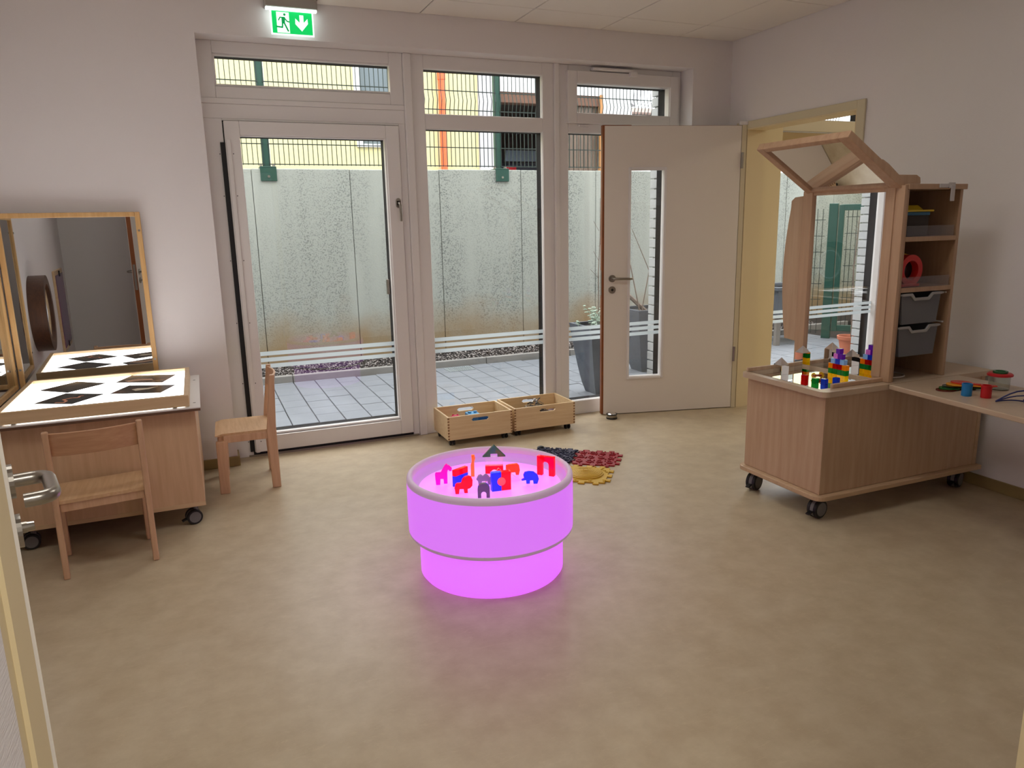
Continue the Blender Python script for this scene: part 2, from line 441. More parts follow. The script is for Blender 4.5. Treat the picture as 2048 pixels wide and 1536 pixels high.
# frame of the entrance doorway (camera side)
tr2 = structE('trim_2', 'cream steel frame of the entrance doorway in the foreground')
F = MB(); W3 = MB(); SL = MB()
for x, sg_ in ((EX0, 1), (EX1, -1)):
    F.box((x-sg_*.05, YR-.022, 0), (x+sg_*.001, YR+.012, EZ)); F.box((x-sg_*.05, YR-.040, 0), (x-sg_*.002, YR-.022, EZ))
    SL.box((x-sg_*.05, YR-.0455, 0), (x-sg_*.004, YR-.040, EZ))
    W3.box((x-sg_*.05, YR-.175, 0), (x+sg_*.001, YR-.0455, EZ))
F.box((EX0-.05, YR-.040, EZ), (EX1+.05, YR+.012, EZ+.045)); W3.box((EX0-.05, YR-.175, EZ), (EX1+.05, YR-.0455, EZ+.045))
F.build('door_frame', JAMBY, tr2); W3.build('reveal_lining', WALL, tr2); SL.build('door_seal', BLACK, tr2)
# corridor behind the camera and the neighbouring room (closed boxes that light really comes through)
cw = MB().box((XW-.2, YR-2.3, 0), (4.2, YR-2.2, 2.9)).box((XW-.3, YR-2.2, 0), (XW-.2, YR, 2.9)).box((4.2, YR-2.2, 0), (4.3, .43, 2.9)).build('wall_corridor', WALL)
struct(cw, 'white corridor wall behind the entrance')
nw = MB().box((.15, 0, 0), (.505, .43, 2.9)).box((3.0, 0, 0), (4.2, .43, 2.9)).box((.505, 0, ZN), (3.0, .43, 2.9)).build('wall_neighbour', JAMBY)
struct(nw, 'warm cream window wall of the neighbouring room')
nc = MB().box((.14, YR-2.2, ZC), (4.3, .2, ZC+.12)).build('ceiling_neighbour', CEILM); struct(nc, 'white ceiling of the neighbouring room')
# ceiling lamps; the room pair and the corridor one are unseen, added as fill
def ceiling_lamp(loc, lab, watts, col, name='ceiling_lamp'):
    t = thing(name, lab, 'lamp', loc)
    x, y, z = loc
    MB().frame(0, 0, 0, 0, 0, 0, 0).bm.free()
    m = MB()
    m.box((x-.32, y-.32, z-.03), (x+.32, y-.30, z)); m.box((x-.32, y+.30, z-.03), (x+.32, y+.32, z))
    m.box((x-.32, y-.30, z-.03), (x-.30, y+.30, z)); m.box((x+.30, y-.30, z-.03), (x+.32, y+.30, z))
    m.build('lamp_frame', PVC, t)
    l = area_lamp('lamp_light', (0, 0, -.032), (.58, .58), watts, col); l.parent = t
    MB().box((x-.30, y-.30, z-.02), (x+.30, y+.30, z-.004)).build('diffuser', emat('lamp_diffuser', (1, .95, .85, 1), 3), t)
    return t
ceiling_lamp((-3.4, YR-1.0, ZC), 'added square white fill lamp in the corridor behind the entrance door', CORRIDOR_FILL_W, (1, .97, .93))
ceiling_lamp((-4.0, -2.2, ZC), 'added flat square fill lamp over the light table side of the room', ROOM_FILL_W, (.97, .98, 1))
ceiling_lamp((-2.0, -2.5, ZC), 'added flat square fill lamp in the middle of the room', ROOM_FILL_W, (.97, .98, 1))
ceiling_lamp((2.0, -1.6, ZC), 'square warm ceiling lamp in the neighbouring room', NEXT_W, (1, .90, .74))

# ================================================================== WINDOWS
def glaze(par, x0, x1, z0, z1, yin, bead=.012, outer=True):
    """bead + pane + anthracite outer frame around a clear opening"""
    MB().frame(x0-bead, x1+bead, z0-bead, z1+bead, bead, yin, .185).build('glazing_bead', PVC, par, bevel=.002, seg=1)
    MB().box((x0-.004, .178, z0-.004), (x1+.004, .186, z1+.004)).build('pane', GLASS, par)
    if outer: MB().frame(x0-.06, x1+.06, z0-.06, z1+.06, .06, .188, .255).build('outer_frame', DARKF, par, label='anthracite outer frame')
def stripes(par, x0, x1):
    for z in (.640, .600, .560):
        MB()._add([(x0, .1772, z), (x1, .1772, z), (x1, .1772, z+.026), (x0, .1772, z+.026)], [(0, 1, 2, 3)]).build('frosted_stripe', FROST, par)
# --- door_1 : glazed terrace door with its top light
d1 = structE('door_1', 'white glazed garden door with a grab handle', (-3.0, YF, 0))
w1 = structE('window_1', 'narrow fixed top window above the garden door', (-3.0, YF, 2.2))
F = MB(); F.box((XL, YF, .0), (-3.528, .20, 2.06)); F.box((-2.475, YF, 0), (-2.432, .20, 2.06)); F.box((-3.528, YF, 2.05), (-2.475, .20, 2.06))
F.build('door_frame', PVC, d1, bevel=.003)
MB().box((XL, YF, 2.06), (-2.432, .20, 2.142)).build('transom', PVC, w1, bevel=.003)
MB().box((XL, YF-.006, 2.142), (-2.432, .20, 2.172)).build('transom_cover', PVC, w1, bevel=.003)
MB().frame(XL, -2.432, 2.172, ZN, .085, YF, .20, wb=.066, wt=.068).build('window_frame', PVC, w1, bevel=.004)
glaze(w1, -3.535, -2.483, 2.252, 2.405, YF+.012)
L0, L1 = -3.522, -2.480
F = MB(); F.frame(L0, L1, .03, 2.046, .085, YF-.022, .20, wb=.10, wt=.078)
F.build('door_leaf', PVC, d1, bevel=.004)
glaze(d1, -3.452, -2.572, .145, 1.962, YF-.004)
stripes(d1, -3.452, -2.572)
MB().box((-3.56, YF-.012, .0), (-2.44, .2, .012)).build('threshold', STEEL, d1)
MB().frame(-3.530, -2.473, .026, 2.052, .014, .168, .19).build('gasket', BLACK, d1)
MB().box((-3.53, YF-.004, .012), (-2.478, .19, .03)).build('gasket', BLACK, d1)
MB().box((-3.549, YF-.012, .035), (-3.516, YF-.001, 1.925)).build('finger_guard', BLACK, d1, label='black rubber finger guard')
MB().box((-3.516, YF-.034, .03), (-3.492, YF-.022, 1.94)).build('guard_profile', PVC, d1, bevel=.003)
sm = MB()
for z in (.10, .48, .86, 1.24, 1.62, 1.86):
    sm.cyl((-3.556, YF-.003, z), (-3.556, YF+.001, z), .003, seg=8); sm.cyl((-3.482, YF-.025, z), (-3.482, YF-.021, z), .003, seg=8)
sm.build('screws', BLACKP, d1, kind='stuff')
MB().cyl((-2.508, YF-.032, 1.555), (-2.508, YF-.022, 1.555), .016, seg=16).cyl((-2.508, YF-.032, 1.585), (-2.508, YF-.022, 1.585), .016, seg=16).box((-2.524, YF-.032, 1.555), (-2.492, YF-.022, 1.585)).build('handle_rose', STEEL, d1, bevel=.002)
MB().tube([(-2.508, YF-.03, 1.57), (-2.508, YF-.06, 1.57), (-2.507, YF-.068, 1.555), (-2.504, YF-.068, 1.50), (-2.504, YF-.062, 1.455)], [.007, .007, .009, .0085, .008]).build('handle', STEEL, d1, smooth=True)
MB().box((-2.592, .205, .98), (-2.574, .235, 1.08)).build('outside_pull', STEEL, d1, bevel=.003)
# coupling strips between the units
MB()
t3 = MB().box((-2.432, YF-.018, 0), (-2.379, .2, ZN)).build('trim_3', PVC, bevel=.006); struct(t3, 'white coupling strip between garden door and middle window')
t4 = MB().box((-1.378, YF-.018, 0), (-1.339, .2, ZN)).build('trim_4', PVC, bevel=.006); struct(t4, 'white coupling strip between middle and right window')
# --- window_2 : middle
w2 = structE('window_2', 'tall fixed middle window in two panes', (-1.9, YF, 0))
F = MB(); F.frame(-2.379, -1.378, 0, ZN, .083, YF, .20, wb=.105, wt=.082); F.box((-2.296, YF, 2.037), (-1.461, .2, 2.127))
F.build('window_frame', PVC, w2, bevel=.004)
glaze(w2, -2.292, -1.463, 2.130, 2.400, YF+.012); glaze(w2, -2.292, -1.463, .110, 2.034, YF+.012)
stripes(w2, -2.292, -1.463)
# --- window_3 : right, with tilting top sash
w3 = structE('window_3', 'right window with a tilting top sash behind the open door', (-.84, YF, 0))
F = MB(); F.frame(-1.339, XR, 0, ZN, .074, YF, .20, wb=.105, wt=.05); F.box((-1.265, YF, 2.04), (-.412, .2, 2.115))
F.build('window_frame', PVC, w3, bevel=.004)
MB().frame(-1.283, -.372, 2.098, 2.443, .074, YF-.03, .19, wb=.07, wt=.078).build('sash', PVC, w3, bevel=.004)
glaze(w3, -1.208, -.452, 2.170, 2.362, YF-.02); glaze(w3, -1.262, -.415, .108, 2.036, YF+.012)
stripes(w3, -1.262, -.415)
MB().box((-1.095, YF-.055, 2.448), (-.775, YF-.005, 2.466)).build('opener', PVC, w3, bevel=.004, label='white tilt opener arm')
MB().box((-.80, YF-.062, 2.418), (-.745, YF-.028, 2.45)).build('opener_bracket', PVC, w3, bevel=.004)
MB().box((-1.19, YF-.014, 2.079), (-1.11, YF, 2.092)).build('latch', PVC, w3, bevel=.003)
# dark reveal lining + white brick facade
fac = MB().box((-6.5, .44, -.026), (XL-.03, .52, 5.0)).box((XR+.03, .44, -.026), (.46, .52, 5.0)).box((XL-.03, .44, ZN+.05), (XR+.03, .52, 5)).box((3.0, .44, -.026), (7, .52, 5)).box((.46, .44, ZN+.05), (3.0, .52, 5)).build('wall_facade', MORTAR)
struct(fac, 'white brick facade outside the windows')
bh = .077; bproto = None; nb = 0
for side, xe, sgn in (('r', XR, 1), ('l', XL, -1)):
    for k in range(34):
        z = -.024+k*bh
        lens = (.24, .115) if k % 2 else (.115, .24)
        x = xe
        for L in lens:
            xa, xb = (x, x+sgn*L)
            key = L
            if bproto is None: bproto = {}
            if key not in bproto:
                b = MB().box((-L/2+.003, -.05, -bh/2+.005), (L/2-.003, .05, bh/2-.005)).build('brick', BRICK, fac, bevel=.003, seg=1, local=True)
                bproto[key] = b
            else:
                b = bproto[key].copy(); COL.objects.link(b)
            b.location = ((xa+xb)/2+rnd.uniform(-.001, .001), .485+rnd.uniform(-.0015, .0015), z+bh/2)
            x = xb+sgn*.009
rl = MB().box((XR-.004, .256, 0), (XR+.03, .435, ZN)).box((XL-.03, .256, 0), (XL+.004, .435, ZN)).build('trim_5', DARKF); struct(rl, 'anthracite lining of the outer window reveal')
# neighbour window
w4 = structE('window_4', 'window of the neighbouring room seen through the doorway', (1.7, YF, 0))
F = MB(); F.frame(.505, 3.0, 0, ZN, .075, YF, .2, wb=.105, wt=.08); F.box((.58, YF, 2.10), (2.92, .2, 2.19)); F.box((1.45, YF, .1), (1.53, .2, 2.4)); F.build('window_frame', CREAM, w4, bevel=.004)
for x0, x1 in ((.583, 1.447), (1.533, 2.922)):
    glaze(w4, x0, x1, 2.195, 2.40, YF+.012); glaze(w4, x0, x1, .11, 2.095, YF+.012); stripes(w4, x0, x1)
gl = thing('string_light_garland', 'cream string light garland hanging under the transom of the neighbouring window', 'garland', (1.0, .12, 2.08))
pts = []
for i in range(25):
    x = .56+i*.06; pts.append((x, .125, 2.082-.018*abs(math.sin(i*.9))))
WIRE = mat('garland_wire', C(206, 184, 136), .6)
MB().tube(pts, .006, seg=6).build('wire', WIRE, gl)
for i in range(9):
    x = .60+i*.16; l_ = .07+.02*(i % 3)
    MB().tube([(x, .125, 2.07), (x+.008, .123, 2.07-l_*.5), (x, .125, 2.07-l_)], .004, seg=5).build('drop', WIRE, gl)
MB().box((.56, .118, 1.99), (2.0, .122, 2.085)).build('fabric_strip', translucent('cream_fabric', C(214, 192, 150), .4), gl)
vb = MB().box((.6, .3, 2.0), (2.8, .44, 2.1)).build('trim_6', CREAM); struct(vb, 'cream lintel outside the neighbouring window')

# ================================================================== OPEN INTERIOR DOOR (right)
A = Vector((-.011, -.211)); B = Vector((-1.038, .045)); dirv = (B-A).normalized()
ang = math.atan2(dirv.y, dirv.x)
d2 = structE('door_2', 'open white interior door with a tall narrow glass pane', (A.x, A.y, 0), ang)
# local: x along leaf, +y = towards the camera side (rotated), thickness
def LB(name, m, a, b, bev=0, par=None, label=None):
    o = MB().box(a, b).build(name, m, d2 if par is None else par, bevel=bev, local=True, label=label); return o
gx0, gx1, gz0, gz1 = .614, .862, .284, 1.779
F = MB()
TH = .042
F.box((.045, -.0, .008), (gx0, -TH, 2.078)); F.box((gx1, 0, .008), (1.070, -TH, 2.082)); F.box((gx0, 0, .008), (gx1, -TH, gz0)); F.box((gx0, 0, gz1), (gx1, -TH, 2.078))
F.build('leaf_core', BROWN_EDGE, d2, local=True)
F = MB()
for ya, yb in ((0, .0025), (-TH-.0025, -TH)):
    F.box((.043, ya, .006), (gx0, yb, 2.076)); F.box((gx1, ya, .006), (1.055, yb, 2.076)); F.box((gx0, ya, .006), (gx1, yb, gz0)); F.box((gx0, ya, gz1), (gx1, yb, 2.076))
F.build('leaf_face', LEAFW, d2, local=True)
F = MB().frame(gx0-.016, gx1+.016, gz0-.018, gz1+.018, .017, -.002, .011).frame(gx0-.016, gx1+.016, gz0-.018, gz1+.018, .017, -TH-.011, -TH+.002)
F.frame(gx0-.001, gx1+.001, gz0-.001, gz1+.001, .004, -TH, 0)
F.build('glazing_bead', PVC, d2, bevel=.003, local=True)
MB().box((gx0, -.024, gz0), (gx1, -.018, gz1)).build('pane', GLASS, d2, local=True)
ROSE = MB()
for yy in ((0.002, .011), (-TH-.011, -TH-.002)):
    ROSE.cyl((.995, yy[0], 1.02), (.995, yy[1], 1.02), .026, seg=24); ROSE.cyl((.995, yy[0], .938), (.995, yy[1], .938), .026, seg=24)
ROSE.build('rose', STEEL, d2, local=True)
for sg in (1, -1):
    y_a = 0.006 if sg > 0 else -TH-.006
    MB().tube([(.995, y_a, 1.02), (.995, y_a+sg*.04, 1.02), (.987, y_a+sg*.05, 1.02), (.97, y_a+sg*.052, 1.02), (.88, y_a+sg*.052, 1.018), (.862, y_a+sg*.048, 1.018), (.858, y_a+sg*.03, 1.018)], .0095, seg=10).build('lever', STEEL, d2, smooth=True, local=True)
MB().cyl((.995, .010, .938), (.995, .014, .938), .009, seg=14).build('lock_cylinder', BLACKP, d2, local=True)
MB().box((1.0695, -.03, .9), (1.0715, -.012, 1.08)).build('lock_plate', STEEL, d2, local=True)
for z in (1.836, .421):
    MB().cyl((.034, .008, z-.055), (.034, .008, z+.055), .010, seg=14).build('hinge', STEEL, d2, local=True)
MB().box((.004, -.02, .0), (.040, 0.004, 2.085)).build('hinge_rebate', CREAM, d2, local=True, bevel=.002)
MB().box((.0, -.015, 2.08), (.06, .012, 2.104)).build('top_hinge_cover', PVC, d2, local=True, bevel=.003)

# ================================================================== ENTRANCE DOOR (left foreground)
H = Vector((-3.8672, -4.186)); Lp = Vector((-4.0665, -3.33)); dv = (Lp-H).normalized()
d3 = structE('door_3', 'entrance door leaf opened against the left foreground with a steel lever', (H.x, H.y, 0), math.atan2(dv.y, dv.x))
LL = (Lp-H).length
MB().box((.01, .004, .008), (LL, .042, 2.05)).build('leaf_core', BROWN_EDGE, d3, local=True)
MB().box((.008, 0, .008), (LL-.002, .004, 2.05)).box((.008, .042, .008), (LL-.002, .046, 2.05)).build('leaf_face', LEAFW, d3, local=True)
hx = LL-.058
F = MB()
for ya, yb in ((-.009, 0), (.046, .055)):
    F.cyl((hx, ya, 1.05), (hx, yb, 1.05), .027, seg=24); F.cyl((hx, ya, .968), (hx, yb, .968), .027, seg=24)
F.build('rose', STEEL, d3, local=True)
for sg, y0 in ((-1, -.004), (1, .05)):
    P = [(hx, y0, 1.05), (hx, y0+sg*.028, 1.05)]
    for k in range(7):
        t = R(15*k); P.append((hx-.02+.02*math.cos(t), y0+sg*(.030+.02*math.sin(t)), 1.05))
    P += [(hx-.075, y0+sg*.050, 1.05)]
    for k in range(7):
        t = R(15*k); P.append((hx-.095-.02*math.sin(t), y0+sg*(.030+.02*math.cos(t)), 1.05))
    P += [(hx-.115, y0+sg*.012, 1.05)]
    MB().tube(P, .0105, seg=12).build('lever', STEEL, d3, smooth=True, local=True)
MB().cyl((hx, -.016, .972), (hx, -.008, .972), .009, seg=14).cyl((hx, -.026, .972), (hx, -.016, .972), .007, .008, seg=14).build('lock_cylinder', STEEL, d3, local=True)
MB().box((LL-.0005, .012, .88), (LL+.0015, .034, 1.12)).build('lock_plate', STEEL, d3, local=True)

# ================================================================== EXIT SIGN
es = thing('exit_sign', 'lit green emergency exit sign under a grey box on the front wall', 'sign', (-3.11, 0, 2.6))
MB().box((-3.255, -.085, 2.632), (-2.972, 0, ZC)).build('housing', mat('sign_housing', C(170, 164, 158), .5), es, bevel=.004)
MB().box((-3.252, -.066, 2.622), (-2.974, -.036, 2.634)).build('light_bar', emat('sign_light_bar', (.85, 1, .98, 1), 3), es)
MB().box((-3.230, -.053, 2.492), (-2.994, -.047, 2.626)).build('panel', emat('sign_white', (.82, 1, .96, 1), 1.1), es, bevel=.001)
SX0, SX1, SZ0, SZ1 = -3.222, -3.002, 2.500, 2.617
GRN = emat('sign_green', (0.0, .62, .12, 1), .95, diffuse=(0, .3, .06, 1)); SWH = emat('sign_symbol_white', (.80, 1, .92, 1), 1.1)
MB().box((SX0, -.0545, SZ0), (SX1, -.0530, SZ1)).build('green_field', GRN, es)
def SP(u, v): return (SX0+u*(SX1-SX0), SZ1-v*(SZ1-SZ0))
def sign_poly(polys, name, m, ya, yb):
    q = MB()
    for p in polys: q.prism([SP(*a) for a in p], lambda u, v, d: (u, d, v), ya, yb)
    return q.build(name, m, es)
sign_poly([[(.115, .05), (.425, .05), (.425, .97), (.115, .97)]], 'door_symbol', SWH, -.0555, -.0545)
sign_poly([[(.685, .13), (.785, .13), (.785, .47), (.885, .27), (.89, .5), (.73, .85), (.573, .54), (.58, .29), (.685, .48)]], 'down_arrow', SWH, -.0555, -.0545)
def stroke(p, w):
    out = []
    for (a, b), (c, d) in zip(p[:-1], p[1:]):
        ax, ay, bx, by = a*1.88, b, c*1.88, d; l = math.hypot(bx-ax, by-ay); nx, ny = -(by-ay)/l*w, (bx-ax)/l*w
        ex, ey = (bx-ax)/l*w*.6, (by-ay)/l*w*.6
        out.append([((ax+nx-ex)/1.88, ay+ny-ey), ((bx+nx+ex)/1.88, by+ny+ey), ((bx-nx+ex)/1.88, by-ny+ey), ((ax-nx-ex)/1.88, ay-ny-ey)])
    return out
man = stroke([(.31, .29), (.20, .29), (.16, .42)], .026)+stroke([(.31, .31), (.37, .45), (.425, .47)], .028)
man += [[(.235, .27), (.325, .27), (.315, .56), (.235, .56)]]+stroke([(.255, .52), (.245, .73), (.105, .71)], .034)+stroke([(.29, .50), (.385, .88)], .036)
hd = [(.315+.031*math.cos(t*.524), .155+.058*math.sin(t*.524)) for t in range(12)]
sign_poly(man+[hd], 'running_figure', emat('sign_figure', (0, .45, .1, 1), .6, diffuse=(0, .2, .05, 1)), -.0565, -.0555)

# ================================================================== OUTSIDE GROUND
ZP = -.03
pv = MB().box((-6.59, .25, -.3), (7, 2.598, ZP-.012)).build('paving', SOIL); tag(pv, 'grey paved terrace outside the windows', 'paving')
pp = {}; npv = 0; rest = MB()
x = -5.0
lens = [.25, .25, .5, .25, .35, .25]
while x < 3.4:
    y = .27-rnd.choice((0, .08, .12, .2)); k = rnd.randrange(6)
    while y < 2.6:
        L = lens[(k+rnd.randrange(2)) % 6]; k += 1
        ye = min(y+L, 2.595)
        if ye-y > .03:
            Lr = round(ye-y, 2); vis = (-4.6 < x < 2.6) and ye > .4
            if vis and npv < 298:
                if Lr not in pp:
                    o = MB().box((-.0965, -Lr/2+.0045, -.03), (.0965, Lr/2-.0045, 0)).build('paver', PAVE, pv, bevel=.003, seg=1, local=True); pp[Lr] = o
                else:
                    o = pp[Lr].copy(); COL.objects.link(o)
                o.location = (x+.1, y+Lr/2, ZP+rnd.uniform(-.0015, .0015)); npv += 1
            else:
                rest.box((x+.0035, y+.0035, ZP-.03), (x+.1965, ye-.0035, ZP))
        y = ye
        if y >= 2.594: break
    x += .2
rest.build('outer_pavers', PAVE, pv, kind='stuff')
dg = thing('drain_grate', 'pale drain grate set flush in the paving beside the kerb', 'grate', (-1.36, 2.43, ZP))
GRT = mat('galvanised_grate', C(176, 186, 188), .45, metal=.6)
MB().frame(-1.50, -1.22, 0, 0, 0, 0, 0).bm.free()
g = MB().box((-1.50, 2.34, ZP), (-1.22, 2.355, ZP+.006)).box((-1.50, 2.525, ZP), (-1.22, 2.54, ZP+.006)).box((-1.50, 2.355, ZP), (-1.485, 2.525, ZP+.006)).box((-1.235, 2.355, ZP), (-1.22, 2.525, ZP+.006))
g.build('frame', GRT, dg)
g = MB()
for i in range(11): g.box((-1.478+i*.0225, 2.355, ZP), (-1.466+i*.0225, 2.525, ZP+.005))
g.build('bars', GRT, dg)
kb = thing('kerb', 'low concrete kerb along the gravel strip', 'kerb', (-1, 2.64, ZP))
for i in range(12):
    xa = -6.0+i*1.0
    MB().box((xa+.003, 2.60, -.15), (xa+.997, 2.665, .035+rnd.uniform(-.002, .002))).build('kerb_stone', KERB, kb, bevel=.006)
gb = MB()
gr_ = random.Random(3)
for i in range(10500):
    gx_, gy_ = gr_.uniform(-5.5, 3.4), gr_.uniform(2.688, 2.93)
    r_ = gr_.uniform(.008, .016); a_ = gr_.uniform(0, 3.14)
    c_, s_ = math.cos(a_)*r_, math.sin(a_)*r_; h_ = r_*gr_.uniform(.5, .8); zz = .016+gr_.uniform(0, .016)+(gy_-2.688)*.28
    k_ = gr_.uniform(.6, 1)
    gb._add([(gx_+c_, gy_+s_, zz), (gx_-s_*k_, gy_+c_*k_, zz+.003), (gx_-c_, gy_-s_, zz), (gx_+s_*k_, gy_-c_*k_, zz-.003), (gx_+c_*.3, gy_, zz+h_), (gx_-c_*.2, gy_+s_*.3, zz-h_)],
            [(0, 1, 4), (1, 2, 4), (2, 3, 4), (3, 0, 4), (1, 0, 5), (2, 1, 5), (3, 2, 5), (0, 3, 5)])
GRAV = mat('mixed_gravel', C(92, 88, 90), .8)
def _grav():
    nt = GRAV.node_tree; b = nt.nodes['Principled BSDF']; g = nt.nodes.new('ShaderNodeNewGeometry'); cr = nt.nodes.new('ShaderNodeValToRGB')
    cr.color_ramp.elements[0].color = C(22, 21, 24); cr.color_ramp.elements[1].color = C(168, 162, 158)
    e = cr.color_ramp.elements.new(.5); e.color = C(74, 68, 66)
    nt.links.new(g.outputs['Random Per Island'], cr.inputs[0]); nt.links.new(cr.outputs[0], b.inputs['Base Color'])
_grav()
gv = gb.build('gravel', GRAV); tag(gv, 'loose grey and white gravel strip along the concrete wall', 'gravel', kind='stuff')
gs = MB().hexa([(-9, 2.666, -.3), (8, 2.666, -.3), (8, 2.944, -.3), (-9, 2.944, -.3), (-9, 2.666, .012), (8, 2.666, .012), (8, 2.944, .088), (-9, 2.944, .088)]).build('ground_gravel_bed', SOIL); struct(gs, 'dark soil under the gravel strip')
# concrete retaining wall of L stones
YW = 2.95
rt = thing('retaining_wall', 'tall grey concrete wall of upright panels behind the gravel', 'wall', (-1, YW, 0))
xj = -.41-.925*8; pan = None
for i in range(17):
    xa = xj+i*.925
    if pan is None:
        pan = MB().box((-.4605, 0, -.4), (.4605, .14, 1.985)).build('panel', CONC, rt, bevel=.008, local=True); o = pan
    else:
        o = pan.copy(); COL.objects.link(o)
    o.location = (xa+.4625+1, 0+rnd.uniform(-.003, .003), rnd.uniform(-.004, .004))
up = MB().box((-12, YW+.145, -.4), (14, 16, 1.5)).build('ground_upper', KERB); struct(up, 'higher yard behind the concrete wall')
# fence of green double-rod mesh on the wall
FZ = [2.03+.187*k for k in range(9)]
for n_, (xa, xb) in enumerate(((-5.43, -3.03), (-3.03, -.63), (-.63, 1.77), (1.77, 4.17))):
    lab = ['green mesh fence panel leftmost behind the garden door', 'green mesh fence panel with a post behind the garden door', 'green mesh fence panel behind the middle and right window', 'green mesh fence panel behind the neighbouring room window'][n_]
    t = thing('mesh_fence', lab, 'fence', (xa, YW+.06, 1.99), group=None)
    m = MB(); yy = YW+.085
    nx_ = 51
    for k in range(nx_+1):
        xx = xa+.03+k*(xb-xa-.06)/nx_
        P = [(xx, yy, FZ[0]-.01)]
        for z in FZ[1:]:
            pass
        for zi in range(len(FZ)-1):
            if zi in (3, 7): P += [(xx, yy, FZ[zi]), (xx, yy-.03, (FZ[zi]+FZ[zi+1])/2), (xx, yy, FZ[zi+1])]
        P.append((xx, yy, FZ[-1]+.02))
        for a, b in zip(P[:-1], P[1:]): m.bar(a, b, .0065, .0065)
    m.build('vertical_wires', WIREM, t, kind='stuff')
    for z in FZ: MB().bar((xa+.02, yy-.005, z), (xb-.02, yy-.005, z), .009, .009).build('horizontal_rod', WIREM, t)
    MB().box((xa-.037, YW+.09, 2.0), (xa+.037, YW+.14, 3.6)).build('post', GREEN, t, bevel=.004)
    MB().box((xa-.075, YW-.016, 1.868), (xa+.075, YW-.004, 2.0)).box((xa-.075, YW-.016, 1.991), (xa+.075, YW+.15, 2.003)).build('bracket', GREEN, t, bevel=.003)
    MB().cyl((xa, YW-.022, 1.91), (xa, YW-.012, 1.91), .012, seg=10).cyl((xa-.06, YW+.06, 2.0), (xa-.06, YW+.06, 2.025), .014, seg=10).cyl((xa+.06, YW+.06, 2.0), (xa+.06, YW+.06, 2.025), .014, seg=10).build('bolts', STEEL, t)

# ================================================================== BUILDINGS BEYOND
YB = 8.0
yb = thing('yellow_building', 'pale yellow rendered house beyond the fence', 'building', (-2, YB, 1.5))
F = MB()
F.box((-20, YB, 1.5), (-1.03, YB+.4, 5.2)); F.box((-1.03, YB, 4.6), (-.40, YB+.4, 5.2)); F.box((-1.03, YB, 1.5), (-.40, YB+.4, 2.75)); F.box((-.40, YB, 1.5), (1.0, YB+.4, 5.2))
F.build('wall', YELLOW, yb)
MB().box((-1.03, YB+.18, 2.75), (-.40, YB+.2, 4.6)).build('window_shutter', mat('grey_shutter', C(96, 108, 114), .6), yb)
MB().box((-1.13, YB-.03, 2.70), (-1.03, YB, 4.62)).box((-1.13, YB-.05, 2.70), (-.38, YB, 2.75)).build('window_surround', WHITER, yb, bevel=.005)
MB().box((-2.56, YB-.012, 1.5), (-2.50, YB, 5.2)).build('cable_duct', mat('duct_grey', C(196, 196, 170), .8), yb)
dp = thing('downpipe', 'bright orange plastic downpipe on the yellow house', 'pipe', (.33, YB-.1, 1.5))
MB().cyl((.335, YB-.08, 1.5), (.335, YB-.08, 3.86), .055, seg=16).build('pipe', ORANGE, dp, smooth=True)
MB().cyl((.335, YB-.08, 3.80), (.335, YB-.08, 3.92), .068, seg=16).cyl((.335, YB-.08, 3.92), (.335, YB-.08, 5.5), .055, seg=16).build('socket', ORANGE, dp, smooth=True)
pl = thing('garage_building', 'grey and white garage building with an open bay and brown boards', 'building', (2.3, YB, 1.5))
MB().box((1.0, YB-.05, 1.5), (1.38, YB+.4, 5.2)).build('pilaster', GREYST, pl, bevel=.01)
MB().box((1.38, YB, 3.68), (3.45, YB+.3, 5.2)).box((3.45, YB-.02, 1.5), (4.08, YB+.3, 5.2)).build('wall', WHITER, pl)
MB().box((1.38, YB+.02, 3.50), (3.45, YB+.25, 3.68)).build('beam', BEAM, pl, bevel=.01)
MB().box((1.2, YB+6, 1.5), (4.0, YB+6.1, 3.6)).box((1.1, YB+.4, 1.5), (1.2, YB+6.1, 3.6)).box((4.0, YB+.4, 1.5), (4.08, YB+6.1, 3.6)).box((1.1, YB+.3, 3.6), (4.08, YB+6.1, 3.66)).build('bay_lining', DARKG, pl)
bd = None
for i in range(8):
    xx = 2.62+i*.1
    if bd is None: bd = MB().box((xx, YB+.1, 1.5), (xx+.094, YB+.13, 3.5)).build('board', WOODD, pl, bevel=.004, seg=1); b0 = bd
    else:
        o = bd.copy(); COL.objects.link(o); o.location = (i*.1, rnd.uniform(-.004, .004), 0)
MB().box((3.40, YB-.03, 1.5), (3.46, YB+.05, 3.7)).build('door_post', mat('orange_wood', C(150, 104, 54), .6), pl)
bR = thing('gabled_outbuilding', 'small white gabled outbuilding with a brown tiled roof at the far right', 'building', (5, 10, 1.5))
MB().box((5.3, 10, 1.5), (10, 13, 3.70)).build('wall', WHITER, bR)
MB().hexa([(5.1, 9.7, 3.66), (10.3, 9.7, 3.66), (10.3, 13, 3.70), (5.1, 13, 3.70), (5.1, 9.7, 3.70), (10.3, 9.7, 3.70), (10.3, 11.5, 4.08), (5.1, 11.5, 4.08)]).build('roof', mat('brown_roof_tiles', C(116, 98, 90), .9, var=.25, vscale=14), bR)
MB().bar((4.09, YB, 3.55), (4.55, YB, 4.3), .10, .12, up=(0, 1, 0)).build('gable_trim', GREYST, pl)
